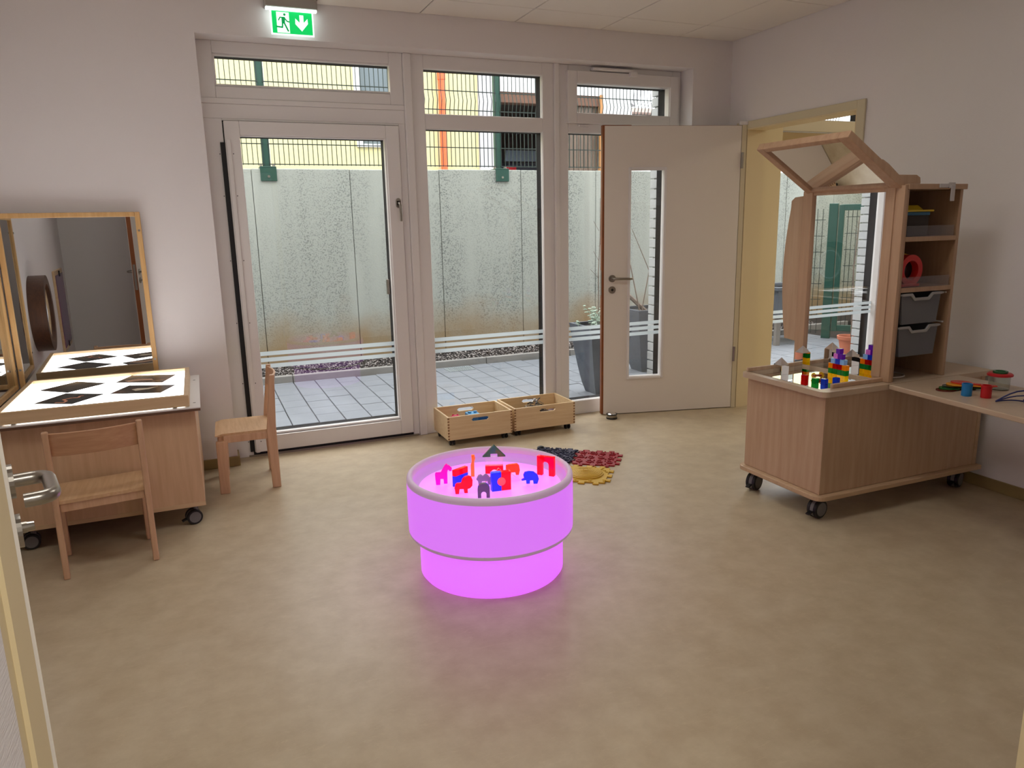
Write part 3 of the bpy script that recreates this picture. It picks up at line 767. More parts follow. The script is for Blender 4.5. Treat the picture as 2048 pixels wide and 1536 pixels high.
# dark car parked in the bay
cr = thing('car', 'dark parked car seen from behind inside the garage bay', 'car', (2.85, 10.4, 1.5))
CARP = mat('dark_car_paint', C(40, 46, 58), .3, coat=.5)
sec = [(9.5, 2.05, 2.45, .82), (9.55, 2.0, 2.62, .85), (9.75, 1.98, 2.66, .86), (10.4, 1.8, 2.62, .86), (12.6, 1.85, 2.4, .84)]
body = MB()
prof = [(-1, 1.72), (-1, 2.35), (-.96, 2.55), (-.8, 2.62), (.8, 2.62), (.96, 2.55), (1, 2.35), (1, 1.72)]
P = []
for yy, k, dz in ((9.5, .93, -.05), (9.62, .98, 0), (10.5, 1, 0), (12.9, 1, -.04), (13.3, .9, -.12)):
    P.append([(2.85+u*.86*k, yy, z+dz if z > 2 else z) for u, z in prof])
vs = [q for r_ in P for q in r_]; fs = []
n = len(prof)
for i in range(len(P)-1):
    for k in range(n): fs.append((i*n+k, i*n+(k+1) % n, (i+1)*n+(k+1) % n, (i+1)*n+k))
fs += [tuple(range(n)), tuple(range((len(P)-1)*n, len(P)*n))]
body._add(vs, fs).build('body', CARP, cr, bevel=.03, smooth=True)
MB().hexa([(2.1, 9.75, 2.6), (3.6, 9.75, 2.6), (3.6, 12.2, 2.6), (2.1, 12.2, 2.6), (2.28, 10.1, 2.95), (3.42, 10.1, 2.95), (3.42, 11.4, 2.95), (2.28, 11.4, 2.95)]).build('cabin', mat('car_dark_glass', C(24, 26, 30), .1), cr, bevel=.04)
MB().hexa([(2.22, 9.78, 2.66), (3.48, 9.78, 2.66), (3.48, 9.82, 2.66), (2.22, 9.82, 2.66), (2.36, 10.03, 2.9), (3.34, 10.03, 2.9), (3.34, 10.07, 2.9), (2.36, 10.07, 2.9)]).build('rear_window', mat('car_rear_glass', C(150, 166, 182), .1), cr)
TL = mat('red_tail_light', C(190, 30, 40), .25)
for xx in (2.08, 3.42): MB().box((xx, 9.46, 2.42), (xx+.26, 9.52, 2.54)).build('tail_light', TL, cr, bevel=.02)
for xx in (2.1, 3.4):
    for yy in (10.0, 12.4): MB().cyl((xx, yy, 1.82), (xx+.2, yy, 1.82), .31, seg=20).build('wheel', BLACKP, cr)
# ================================================================== COURTYARD THINGS
def planter(cx, cy, w0, w1, h, lab, seed):
    t = thing('tall_planter', lab, 'planter', (cx, cy, ZP))
    vs = []; rings = 9
    for i in range(rings):
        f = i/(rings-1); w = w0+(w1-w0)*(f**.75); z = ZP+h*f
        vs += [(cx-w/2, cy-w/2, z), (cx+w/2, cy-w/2, z), (cx+w/2, cy+w/2, z), (cx-w/2, cy+w/2, z)]
    w = w1-.05
    vs += [(cx-w/2, cy-w/2, ZP+h), (cx+w/2, cy-w/2, ZP+h), (cx+w/2, cy+w/2, ZP+h), (cx-w/2, cy+w/2, ZP+h)]
    vs += [(cx-w/2, cy-w/2, ZP+h-.08), (cx+w/2, cy-w/2, ZP+h-.08), (cx+w/2, cy+w/2, ZP+h-.08), (cx-w/2, cy+w/2, ZP+h-.08)]
    fs = [(3, 2, 1, 0)]
    for i in range(rings+1):
        for k in range(4): fs.append((i*4+k, i*4+(k+1) % 4, i*4+4+(k+1) % 4, i*4+4+k))
    fs.append(tuple((rings+1)*4+k for k in range(4)))
    MB()._add(vs, fs).build('pot', PLANTER, t)
    MB().box((cx-w/2+.002, cy-w/2+.002, ZP+h-.08), (cx+w/2-.002, cy+w/2-.002, ZP+h-.03)).build('soil', SOIL, t)
    return t
t = planter(-.60, .86, .19, .40, .60, 'tall tapered anthracite planter with a pale plant outside the right window', 1)
rg = random.Random(11); m = MB(); m2 = MB()
for i in range(16):
    a = rg.uniform(0, 6.28); rr = rg.uniform(.02, .16); p = Vector((-.66+rg.uniform(-.1, .1), .88+rg.uniform(-.1, .1), ZP+.55))
    q = p+Vector((math.cos(a)*rr, math.sin(a)*rr, rg.uniform(.08, .2)))
    m.tube([p, (p+q)/2+Vector((0, 0, .03)), q], .003, seg=4)
    for k in range(5):
        c = p.lerp(q, .4+k*.15)+Vector((rg.uniform(-.02, .02), rg.uniform(-.02, .02), .01)); m2.ball(c, .014, 5, 4, (1.6*rg.uniform(.4, 1), rg.uniform(.4, 1.4), .35))
m.build('stems', LEAFG, t, kind='stuff'); m2.build('leaves', LEAFG, t, kind='stuff')
m = MB(); m.tube([(-.62, .85, .5), (-.6, .9, 1.0), (-.55, .96, 1.3), (-.53, 1.0, 1.62)], [.006, .005, .004, .002], seg=5)
for z_, dx in ((.95, -.08), (1.1, -.05), (1.22, .06), (1.35, -.05)): m.tube([(-.58, .93, z_), (-.58+dx, .93, z_+.08)], .002, seg=4)
m.build('dry_twig', BARK, t)
t = planter(.28, 1.52, .19, .42, .62, 'tall tapered anthracite planter with slanting sticks behind the door glass', 2)
MB().tube([(.30, 1.5, .53), (.06, 1.62, .78)], .02, seg=6).tube([(.32, 1.5, .53), (.42, 1.5, .8)], .02, seg=6).build('sticks', BARK, t)
MB().tube([(.2, 1.5, .55), (.12, 1.55, 1.0), (.05, 1.58, 1.2), (-.15, 1.6, 1.52)], [.007, .006, .005, .003], seg=5).tube([(.22, 1.5, .55), (.3, 1.5, .95), (.1, 1.5, 1.35)], [.006, .005, .003], seg=5).build('twigs', BARK, t)
rb = thing('raised_bed', 'dark grey raised planting bed on wooden legs seen through the neighbouring window', 'planter', (2.9, 2.25, ZP))
MB().box((2.33, 1.95, .30), (3.6, 1.98, .63)).box((2.33, 2.45, .30), (3.6, 2.48, .63)).box((2.33, 1.98, .30), (2.36, 2.45, .63)).box((3.57, 1.98, .30), (3.6, 2.45, .63)).box((2.36, 1.98, .34), (3.57, 2.45, .37)).build('box', PLANTER, rb, bevel=.004)
MB().box((2.30, 1.93, .61), (3.63, 1.99, .65)).box((2.30, 2.44, .61), (3.63, 2.50, .65)).box((2.30, 1.99, .61), (2.37, 2.44, .65)).box((3.56, 1.99, .61), (3.63, 2.44, .65)).build('rim', PLANTER, rb, bevel=.005)
for xx in (2.36, 3.5):
    for yy in (1.985, 2.41): MB().box((xx, yy, ZP), (xx+.06, yy+.04, .5)).build('leg', mat('grey_timber', C(128, 122, 116), .8, var=.1), rb)
# side gate at the left end of the courtyard, seen in the mobile mirror
sg = thing('side_gate', 'green steel gate with mesh infill reflected in the tall mirror', 'gate', (-4.92, 2.0, ZP))
ga = Vector((-4.92, 2.0, 0)); gd = Vector((-.588, -.804, 0)).normalized()
def gp(d, z, off=0): return (ga.x+gd.x*d, ga.y+gd.y*d, z)
MB().bar(gp(0, ZP), gp(0, 1.58), .10, .10, up=gd).build('post', GREEN, sg, bevel=.006)
MB().bar(gp(.090, .06), gp(.090, 1.56), .07, .06, up=gd).bar(gp(.08, 1.53), gp(1.25, 1.53), .06, .07).bar(gp(.08, .1), gp(1.25, .1), .06, .07).bar(gp(1.22, .06), gp(1.22, 1.56), .07, .06, up=gd).build('gate_frame', GREEN, sg, bevel=.004)
m = MB()
for k in range(22): m.bar(gp(.16+k*.048, .1), gp(.16+k*.048, 1.53), .005, .005)
m.build('vertical_wires', WIREM, sg, kind='stuff')
for k in range(7): MB().bar(gp(.14, .28+k*.19), gp(1.2, .28+k*.19), .007, .007).build('horizontal_rod', WIREM, sg)
sf = thing('side_fence', 'green mesh fence between the side gate and the concrete wall', 'fence', (-4.6, 2.45, ZP))
m = MB()
fb0 = Vector((-4.87, 2.07, 0)); fb1 = Vector((-4.30, 2.86, 0))
for k in range(16):
    q = fb0.lerp(fb1, (k+.5)/16); m.bar((q.x, q.y, .02), (q.x, q.y, 1.52), .005, .005)
m.build('vertical_wires', WIREM, sf, kind='stuff')
for k in range(8): MB().bar((fb0.x, fb0.y, .06+k*.19), (fb1.x, fb1.y, .06+k*.19), .007, .007).build('horizontal_rod', WIREM, sf)
sw = MB().box((-9, .53, -.3), (-6.6, 2.95, 2.6)).build('wall_courtyard', YELLOW); struct(sw, 'pale yellow wall closing the courtyard on the left')
pt = thing('terracotta_pot', 'terracotta pot with a bare sapling reflected in the tall mirror', 'plant pot', (-4.05, .90, ZP))
px, py = -4.05, .90
MB().lathe([(.075, ZP), (.108, ZP+.2), (.122, ZP+.2), (.126, ZP+.235), (.112, ZP+.235), (.10, ZP+.19), (.02, ZP+.19)], (px, py, 0), 32).build('pot', TERRA, pt, smooth=True)
MB().cyl((px, py, ZP+.185), (px, py, ZP+.205), .101, seg=24).build('soil', SOIL, pt)
m = MB(); P = [(px-.02, py, ZP+.2), (px-.01, py, .5), (px+.01, py+.01, .9), (px+.0, py, 1.2), (px-.01, py, 1.42)]
m.tube(P, [.009, .008, .007, .005, .003], seg=6)
rg = random.Random(4)
for k in range(16):
    f = .75+k*.04; a = rg.uniform(0, 6.28); m.tube([(px+.005, py, f), (px+.005+.035*math.cos(a), py+.035*math.sin(a), f+.025)], .0022, seg=4)
m.build('sapling', BARK, pt)

# ================================================================== LIGHT TABLE CART (left)
def caster(par, x, y, r, ztop, ang=0, brake=True, hub=GREYP):
    c = MB(); ca, sa = math.cos(ang), math.sin(ang)
    def T(a, b, z): return (x+a*ca-b*sa, y+a*sa+b*ca, z)
    for sgn in (-1, 1):
        c.cyl(T(0, sgn*.008, r), T(0, sgn*.026, r), r, seg=24)
    o = c.build('caster', BLACKP, par, bevel=.003, seg=1)
    for sgn in (-1, 1): MB().cyl(T(0, sgn*.026, r), T(0, sgn*.0275, r), r*.74, seg=24).build('hub', hub, o)
    f = MB().cyl(T(.012, 0, r*1.2), T(.012, 0, ztop), .011, seg=12).cyl(T(.0, -.009, r), T(.0, .009, r), r*.95, seg=20)
    f.build('fork', GREYP, o)
    if brake: MB().bar(T(-r*.9, 0, r*.85), T(-r*1.55, 0, r*.62), .022, .007).build('brake_lever', BLACKP, o, bevel=.002)
    return o
cart = thing('light_table_cart', 'birch cart on casters carrying the light box by the front wall', 'cart', (-4.235, -.545, 0))
X0, X1, Y0, Y1 = -4.64, -3.825, -.935, -.15
MB().box((X0, Y0, .105), (X1, Y1, .592)).build('body', BIRCH, cart, bevel=.003)
MB().box((X0-.0, Y0-.002, .105), (X1+.002, Y0+.004, .125)).build('bottom_edge', PINEB, cart)
MB().box((-4.68, -.985, .592), (-3.800, -.12, .604)).build('top_edge', PLYEDGE, cart)
MB().box((-4.68, -.986, .604), (-3.799, -.12, .610)).build('top_board', WHITE_LAM, cart, bevel=.001)
m = MB()
for y in (-.88, -.28): m.cyl((-3.825, y, .6095), (-3.825, y, .6106), .007, seg=10)
m.build('screws', GREYP, cart)
for (x, y, a) in ((-3.885, -.875, .25), (-4.58, -.87, .15), (-3.9, -.22, .4), (-4.58, -.22, 0)): caster(cart, x, y, .037, .105, a)
lb = thing('light_box', 'lit white light box in a pine frame on the birch cart', 'light table', (-4.235, -.52, .612))
bx0, bx1, by0, by1 = -4.622, -3.845, -.965, -.175
z0, z1 = .614, .668
MB().box((bx0, by0, z0), (bx1, by0+.022, z1)).build('frame_rail', PINEB, lb, bevel=.002)
MB().box((bx0, by1-.022, z0), (bx1, by1, z1)).build('frame_rail', PINEB, lb, bevel=.002)
MB().box((bx0, by0+.022, z0), (bx0+.022, by1-.022, z1)).build('frame_rail', PINEB, lb, bevel=.002)
MB().box((bx1-.022, by0+.022, z0), (bx1, by1-.022, z1)).build('frame_rail', PINEB, lb, bevel=.002)
LIGHTBOX_E = 4.2
MB().box((bx0+.022, by0+.022, .622), (bx1-.022, by1-.022, .652)).build('light_panel', emat('light_box_panel', (1, .985, .975, 1), LIGHTBOX_E), lb)
for x in (-4.56, -3.91):
    for y in (-.94, -.2): MB().cyl((x, y, .610), (x, y, .614), .01, seg=10).build('foot', BLACKP, lb)
# four photo transparencies
def print_mat(name, cols):
    m = bpy.data.materials.new(name); m.use_nodes = True; nt = m.node_tree; b = nt.nodes['Principled BSDF']
    g = nt.nodes.new('ShaderNodeNewGeometry'); mp = nt.nodes.new('ShaderNodeMapping'); mp.inputs['Scale'].default_value = (9, 16, 4)
    mp.inputs['Rotation'].default_value = (0, 0, .7)
    nt.links.new(g.outputs['Position'], mp.inputs[0]); n = nt.nodes.new('ShaderNodeTexNoise'); n.inputs['Scale'].default_value = 1.0; n.inputs['Detail'].default_value = 5
    nt.links.new(mp.outputs[0], n.inputs['Vector']); cr = nt.nodes.new('ShaderNodeValToRGB')
    for i, (p, c) in enumerate(cols):
        e = cr.color_ramp.elements[i] if i < 2 else cr.color_ramp.elements.new(p)
        e.position = p; e.color = c
    nt.links.new(n.outputs[0], cr.inputs[0]); nt.links.new(cr.outputs[0], b.inputs['Base Color']); b.inputs['Roughness'].default_value = .25
    return m
PR = [('dark animal photo transparency at the back left of the light box', [(-4.544, -.414), (-4.395, -.245), (-4.246, -.371), (-4.399, -.542)], [(0, C(8, 9, 8)), (1, C(90, 76, 60)), (.62, C(16, 18, 16))]),
      ('dark photo transparency with a pink curling snake at the front left of the light box', [(-4.512, -.745), (-4.406, -.556), (-4.224, -.660), (-4.342, -.837)], [(0, C(10, 16, 16)), (1, C(40, 44, 40)), (.5, C(12, 20, 20))]),
      ('brown photo transparency with pale streaks at the back right of the light box', [(-4.202, -.378), (-4.138, -.203), (-3.912, -.295), (-3.974, -.496)], [(0, C(20, 18, 16)), (1, C(220, 170, 130)), (.52, C(70, 62, 56))]),
      ('dark photo transparency with a white bird at the front right of the light box', [(-4.204, -.676), (-4.13, -.498), (-3.909, -.598), (-3.974, -.769)], [(0, C(14, 20, 12)), (1, C(200, 130, 90)), (.55, C(48, 40, 30))])]
for i, (lab, q, cols) in enumerate(PR):
    cx_, cy_ = sum(a for a, b in q)/4, sum(b for a, b in q)/4
    t = thing('photo_transparency', lab, 'photo', (cx_, cy_, .6525), group='photo transparencies on the light box')
    MB().prism(q, lambda u, v, d: (u, v, d), .6525, .6535).build('sheet', print_mat('photo_print_%s' % 'abcd'[i], cols), t)
    pt_ = None
    if i == 1:
        S = [(-4.42, -.772), (-4.385, -.790), (-4.375, -.755), (-4.395, -.715), (-4.36, -.69), (-4.335, -.70), (-4.33, -.665), (-4.30, -.655)]
        m = MB(); P = []
        for k in range(len(S)-1):
            for f in (0, .5): P.append((S[k][0]+(S[k+1][0]-S[k][0])*f, S[k][1]+(S[k+1][1]-S[k][1])*f, .6540))
        for a, b in zip(P[:-1], P[1:]): m.bar(a, b, .011, .0006)
        m.build('snake_print', mat('salmon_print', C(236, 160, 124), .4), t)
    if i == 3:
        MB().prism([(-4.11, -.62), (-4.085, -.60), (-4.04, -.615), (-3.99, -.60), (-4.03, -.645), (-4.09, -.66)], lambda u, v, d: (u, v, d), .6535, .6540).build('bird_print', mat('white_print', C(226, 214, 190), .4), t)
    if i == 2:
        MB().prism([(-4.16, -.36), (-4.10, -.33), (-4.03, -.36), (-4.02, -.40), (-4.08, -.385), (-4.14, -.40)], lambda u, v, d: (u, v, d), .6535, .6540).build('pale_print', mat('rosy_print', C(212, 170, 140), .4), t)
# folding mirror standing behind the light box
def mirror_panel(name, lab, loc, rz, w, z0, z1):
    t = thing(name, lab, 'mirror', loc, rz, group=None)
    fw = .026
    m = MB().box((0, -.012, z0), (fw, .012, z1)).box((w-fw, -.012, z0), (w, .012, z1)).box((fw, -.012, z0), (w-fw, .012, z0+fw)).box((fw, -.012, z1-fw), (w-fw, .012, z1))
    m.build('frame', wood('mirror_frame_pine', C(206, 160, 100), C(222, 180, 122), 'z', scale=8), t, bevel=.003, local=True)
    MB().box((fw, -.002, z0+fw), (w-fw, .001, z1-fw)).build('mirror_pane', MIRROR_D, t, local=True)
    MB().box((fw, .001, z0+fw), (w-fw, .005, z1-fw)).build('backing', PLYEDGE, t, local=True)
    for z in (z0+.1, z1-.1):
        MB().cyl((w-fw/2, -.016, z), (w-fw/2, -.012, z), .006, seg=10).cyl((fw/2, -.016, z), (fw/2, -.012, z), .006, seg=10).build('screw', STEEL, t, local=True)
    return t
mirror_panel('framed_mirror', 'square pine framed mirror on the front wall behind the light box', (-4.688, -.066, .0), R(1.8), .680, .612, 1.531)
mirror_panel('framed_mirror', 'pine framed mirror standing along the left wall beside the light box', (-4.704, -.745, 0), R(90), .66, .612, 1.531)
# things on the left wall (seen in the mirror)
wl = thing('ring_lamp', 'round dark wooden wall lamp with a lit mirror ring on the left wall', 'lamp', (XW, -1.42, .885))
c = (XW, -1.42, .885)
MB().ring(c, .20, .26, 0, .10, 48, 'x').build('wooden_ring', wood('dark_wood_ring', C(78, 48, 32), C(98, 62, 40), 'z'), wl, smooth=True)
MB().ring(c, .17, .205, .06, .078, 48, 'x').build('inner_ring', PINEB, wl, smooth=True)
MB().lathe([(.001, .058), (.175, .058), (.175, .062), (.001, .062)], c, 48, 'x', close=True).build('mirror_disc', MIRROR_D, wl)
MB().ring(c, .155, .163, .062, .066, 48, 'x').build('led_ring', emat('led_white', (.8, .88, 1, 1), .8), wl)
pc = thing('wall_picture', 'purple and red picture in a pine clip frame on the left wall', 'picture', (XW, -3.35, .74))
MB().box((XW, -3.72, .38), (XW+.02, -2.98, 1.10)).build('frame', PINEB, pc, bevel=.003)
MB().box((XW+.02, -3.68, .42), (XW+.024, -3.02, 1.06)).build('print', print_mat('purple_art', [(0, C(20, 12, 24)), (1, C(190, 40, 70)), (.5, C(96, 50, 110))]), pc)
for z in (1.04, .40): MB().box((XW+.02, -3.37, z), (XW+.03, -3.33, z+.05)).build('clip', BLACKP, pc)

# ================================================================== CHAIRS
def make_chair(lab):
    t = thing('child_chair', lab, 'chair', (0, 0, 0), 0, None)
    W = .171; L = dict(local=True)
    sw = .032
    for s in (-1, 1):
        x = s*(W-.004)
        # front leg
        MB().hexa([(x-.013, .110, 0), (x+.013, .110, 0), (x+.013, .162, 0), (x-.013, .162, 0), (x-.013, .100, .30), (x+.013, .100, .30), (x+.013, .158, .30), (x-.013, .158, .30)]).build('leg', BEECH, t, bevel=.005, **L)
        # rear leg running up into the back post
        pr = [(-.160, 0), (-.114, 0), (-.108, .33), (-.148, .645), (-.174, .645), (-.160, .36)]
        MB().prism(pr, lambda u, v, d: (d, u, v), x-.012+s*.004, x+.012+s*.004).build('leg', BEECH, t, bevel=.005, **L)
        MB().box((x-.011, -.11, .288), (x+.011, .118, .328)).build('apron', BEECH, t, bevel=.003, **L)
    MB().box((-W+.012, .118, .288), (W-.012, .140, .326)).build('apron', BEECH, t, bevel=.003, **L)
    MB().box((-W+.012, -.135, .288), (W-.012, -.113, .326)).build('apron', BEECH, t, bevel=.003, **L)
    # seat, slightly dished with a rounded front
    n = 8; vs = []; top = []
    for j in range(n+1):
        y = -.140+.300*j/n
        for i in range(n+1):
            xx = -W+.002+(2*W-.004)*i/n
            dish = -.006*(1-(2*i/n-1)**2)*(1-(2*j/n-1)**2)
            fr = -.010*max(0, (j/n-.85)/.15)**2
            vs.append((xx, y, .340+dish+fr))
    N = (n+1)**2; vs += [(a, b, .326) for a, b, c_ in vs[:N]]
    fs = []
    for j in range(n):
        for i in range(n):
            a = j*(n+1)+i; fs.append((a, a+1, a+n+2, a+n+1)); fs.append((N+a+n+1, N+a+n+2, N+a+1, N+a))
    for i in range(n):
        fs.append((i+1, i, N+i, N+i+1)); a = n*(n+1)+i; fs.append((a, a+1, N+a+1, N+a))
        b = i*(n+1); fs.append((b, b+n+1, N+b+n+1, N+b)); b = i*(n+1)+n; fs.append((b+n+1, b, N+b, N+b+n+1))
    MB()._add(vs, fs).build('seat', BEECHX, t, smooth=True, **L)
    # curved backrest
    m = MB(); K = 10
    for z0_, z1_ in ((.535, .635),):
        vs = []
        for k in range(K+1):
            xx = -W+.010+(2*W-.020)*k/K; bow = -.028*(1-(2*k/K-1)**2)
            for zz in (z0_, z1_):
                lean = -.134-(zz-.5)*.16
                vs += [(xx, lean+bow-.006, zz), (xx, lean+bow+.006, zz)]
        fs = []
        for k in range(K):
            a = k*4; b = a+4
            fs += [(a, a+2, b+2, b), (a+1, b+1, b+3, a+3), (a+2, a+3, b+3, b+2), (a, b, b+1, a+1)]
        fs += [(0, 1, 3, 2), (K*4, K*4+2, K*4+3, K*4+1)]
        m._add(vs, fs)
    m.build('backrest', wood('beech_back', C(192, 144, 106), C(206, 160, 122), 'x'), t, smooth=True, bevel=.003, **L)
    return t
ch = make_chair('low beech child chair facing the light table cart')
ch.location = (-4.232, -1.135, 0); ch.rotation_euler = (0, 0, R(7.5))
dup(ch, (-3.585, -.335, 0), R(88), 'beech child chair seen from the side before the garden door')

# ================================================================== GLOWING DRUM TABLE
DX, DYc = -2.711, -1.948
dt = thing('glow_table', 'round drum table glowing violet in the middle of the floor', 'light table', (DX, DYc, 0))
VIO = (.72, .13, 1.0, 1)
DIF = (.34, .29, .37, 1)
VIOS = emat('violet_glow_side', VIO, .82, diffuse=DIF, rough=.45)
VIOB = emat('violet_glow_base', (.74, .12, 1.0, 1), .97, diffuse=DIF, rough=.45)
VIOF = emat('violet_glow_floor', (.86, .20, 1.0, 1), .90, diffuse=DIF, rough=.4)
VIOW = emat('violet_glow_bowl', (.74, .26, .92, 1), .50, diffuse=DIF, rough=.5)
RIM = emat('frosted_rim', (.60, .28, .66, 1), .20, diffuse=C(214, 200, 208), rough=.45)
c = (DX, DYc, 0)
MB().lathe([(.26, .0), (.292, .0), (.301, .012), (.3015, .172), (.28, .172)], c, 96).build('base', VIOB, dt, smooth=True)
MB().lathe([(.344, .196), (.345, .30), (.344, .402)], c, 96, caps=False).build('drum_wall', VIOS, dt, smooth=True)
pr = [(.344, .402)]
for k in range(9):
    a = R(22.5*k); pr.append((.331+.013*math.cos(a), .412+.016*math.sin(a)))
pr += [(.318, .402)]
MB().lathe(pr, c, 96, close=True).build('rim', RIM, dt, smooth=True)
pr = [(.344, .197), (.3435, .188), (.338, .180), (.328, .175), (.30, .1725), (.30, .197)]
MB().lathe(pr, c, 96, close=True).build('lower_lip', RIM, dt, smooth=True)
MB().lathe([(.3185, .405), (.317, .385), (.308, .372), (.295, .3665)], c, 96, caps=False).build('bowl_wall', VIOW, dt, smooth=True)
MB().cyl((DX, DYc, .362), (DX, DYc, .3668), .300, seg=96).build('table_floor', VIOF, dt)
ZT = .3672
# acrylic toys standing in the drum, all about upright and facing the doorway
VA = R(-21)
TOY = .265e-3
def toy(name, lab, cat, poly, m, x, y, th=.013, rz=VA, base=None, grp='acrylic toys in the glow table', holes=None):
    """poly in zoomed photo pixels (x right, y down)"""
    xs = [p[0] for p in poly]; ys = [p[1] for p in poly]; cx_ = (min(xs)+max(xs))/2; by = max(ys) if base is None else base
    q = [((a-cx_)*TOY, max(0, (by-b)*TOY/.91)) for a, b in poly]
    o = MB().prism(q, lambda u, v, d: (u, d, v), -th/2, th/2).build(name, m, bevel=.001, seg=1)
    o.location = (x, y, ZT); o.rotation_euler = (0, 0, rz)
    tag(o, lab, cat, grp); return o
A_MAG = acrylic('magenta_acrylic', C(240, 0, 190), .25); A_RED = acrylic('red_acrylic', C(240, 8, 36), .25); A_ORA = acrylic('orange_acrylic', C(255, 96, 10), .25)
A_BLU = acrylic('blue_acrylic', C(40, 80, 245), .25); A_GRY = acrylic('smoky_acrylic', C(140, 142, 158), .4); A_CLR = acrylic('clear_acrylic', C(240, 236, 240), .85)
A_SMK = acrylic('dark_smoke_acrylic', C(110, 104, 120), .45); A_AMB = acrylic('amber_acrylic', C(250, 150, 60), .35); A_MIR = MIRROR
toy('toy_horse', 'magenta acrylic horse standing leftmost in the glowing drum', 'toy', [(80, 665), (92, 650), (170, 648), (205, 590), (238, 540), (262, 520), (275, 535), (300, 545), (347, 592), (342, 625), (312, 628), (288, 602), (275, 640), (272, 815), (216, 815), (212, 742), (165, 740), (156, 830), (92, 830), (84, 730)], A_MAG, -2.888, -1.872)
toy('toy_lion', 'red acrylic lion in front of the striped block', 'toy', [(412, 880), (425, 830), (450, 812), (512, 810), (530, 755), (570, 722), (620, 708), (665, 722), (690, 780), (684, 850), (650, 885), (612, 895), (612, 955), (560, 955), (552, 895), (490, 895), (478, 966), (425, 966), (418, 905)], A_RED, -2.848, -2.01)
toy('toy_giraffe', 'narrow orange acrylic giraffe behind the striped block', 'toy', [(655, 350), (705, 350), (716, 405), (700, 445), (697, 680), (640, 680), (640, 505), (660, 450)], A_AMB, -2.742, -1.83)
toy('toy_camel', 'grey smoky acrylic camel beside the round window block', 'toy', [(703, 745), (735, 690), (775, 678), (805, 702), (850, 668), (885, 690), (925, 740), (930, 828), (890, 828), (880, 775), (795, 775), (765, 828), (735, 822), (730, 775)], A_GRY, -2.738, -1.945)
toy('toy_elephant', 'blue acrylic elephant at the right of the glowing drum', 'toy', [(1443, 740), (1490, 715), (1475, 665), (1500, 625), (1560, 615), (1640, 625), (1700, 668), (1720, 730), (1695, 800), (1635, 800), (1628, 748), (1580, 748), (1577, 796), (1523, 796), (1518, 742), (1460, 750)], A_BLU, -2.560, -2.02)
toy('toy_hippo', 'orange acrylic hippo behind the blue elephant', 'toy', [(1240, 522), (1300, 508), (1420, 498), (1455, 530), (1466, 600), (1447, 672), (1400, 670), (1390, 628), (1326, 632), (1316, 682), (1270, 682), (1252, 612), (1236, 600)], A_ORA, -2.585, -1.895)
def arch(w, h, iw, ih, rnd_out=False):
    k = 10; P = []
    if rnd_out:
        P += [(-w/2, 0)]+[(-w/2*math.cos(math.pi*i/k), h-w/2+w/2*math.sin(math.pi*i/k)) for i in range(k+1)]+[(w/2, 0)]
    else: P += [(-w/2, 0), (-w/2, h), (w/2, h), (w/2, 0)]
    P += [(iw/2, 0)]+[(iw/2*math.cos(math.pi*i/k), ih-iw/2+iw/2*math.sin(math.pi*i/k)) for i in range(k+1)]+[(-iw/2, 0)]
    return P
def archobj(name, lab, m, w, h, iw, ih, x, y, z=ZT, th=.018, rz=VA, ro=False):
    o = MB().prism(arch(w, h, iw, ih, ro), lambda u, v, d: (u, d, v), -th/2, th/2).build(name, m, bevel=.001, seg=1)
    o.location = (x, y, z); o.rotation_euler = (0, 0, rz); tag(o, lab, 'toy', 'acrylic toys in the glow table'); return o
archobj('arch_block', 'tall red acrylic arch block rightmost in the glowing drum', A_RED, .078, .085, .030, .062, -2.455, -1.955, rz=VA-.45)
archobj('arch_block', 'grey smoky round topped arch frontmost in the glowing drum', A_SMK, .048, .060, .021, .026, -2.790, -2.085, ro=True)
def blk(name, lab, m, sx, sy, sz, x, y, z, rz=VA, cat='toy'):
    o = MB().box((-sx/2, -sy/2, 0), (sx/2, sy/2, sz)).build(name, m, bevel=.001, seg=1); o.location = (x, y, z); o.rotation_euler = (0, 0, rz)
    tag(o, lab, cat, 'acrylic toys in the glow table'); return o
blk('acrylic_block', 'long blue acrylic block under the red one at left', A_BLU,   .018, .075, .046, -2.826, -1.905, ZT, VA-.75)
blk('acrylic_block', 'long red acrylic block lying on the blue one at left', A_RED, .018, .075, .026, -2.826, -1.905, ZT+.046, VA-.75)
def half_hole(sgn):
    k = 10; r = .0175; w = .040; h = .078
    P = [(0, 0), (sgn*w, 0), (sgn*w, h), (0, h), (0, h/2+r)]
    P += [(sgn*r*math.sin(math.pi*i/k), h/2+r*math.cos(math.pi*i/k)) for i in range(1, k)]+[(0, h/2-r)]
    return P
for sgn, m, lab in ((-1, A_BLU, 'blue half block with half a round hole left of the coral disc'), (1, A_RED, 'red half block with half a round hole right of the coral disc')):
    o = MB().prism(half_hole(sgn), lambda u, v, d: (u, d, v), -.012, .012).build('half_block', m); o.location = (-2.697, -2.035, ZT); o.rotation_euler = (0, 0, VA+.25); tag(o, lab, 'toy', 'acrylic toys in the glow table')
o = MB().cyl((0, -.015, .039), (0, .008, .039), .0172, seg=28).build('disc_block', acrylic('coral_acrylic', C(255, 140, 120), .2), bevel=.001, seg=1); o.location = (-2.697, -2.035, ZT); o.rotation_euler = (0, 0, VA+.25)
tag(o, 'coral acrylic disc set between the blue and red half blocks', 'toy', 'acrylic toys in the glow table')
archobj('arch_block', 'low red acrylic arch inside the stack under the clear block', A_RED, .078, .036, .03, .018, -2.645, -1.83, rz=VA)
blk('acrylic_block', 'clear acrylic block standing on the low red arch', A_CLR, .078, .022, .040, -2.645, -1.83, ZT+.036)
q = [(-.050, 0), (-.015, 0), (-.015, .014), (.015, .014), (.015, 0), (.050, 0), (.0, .052)]
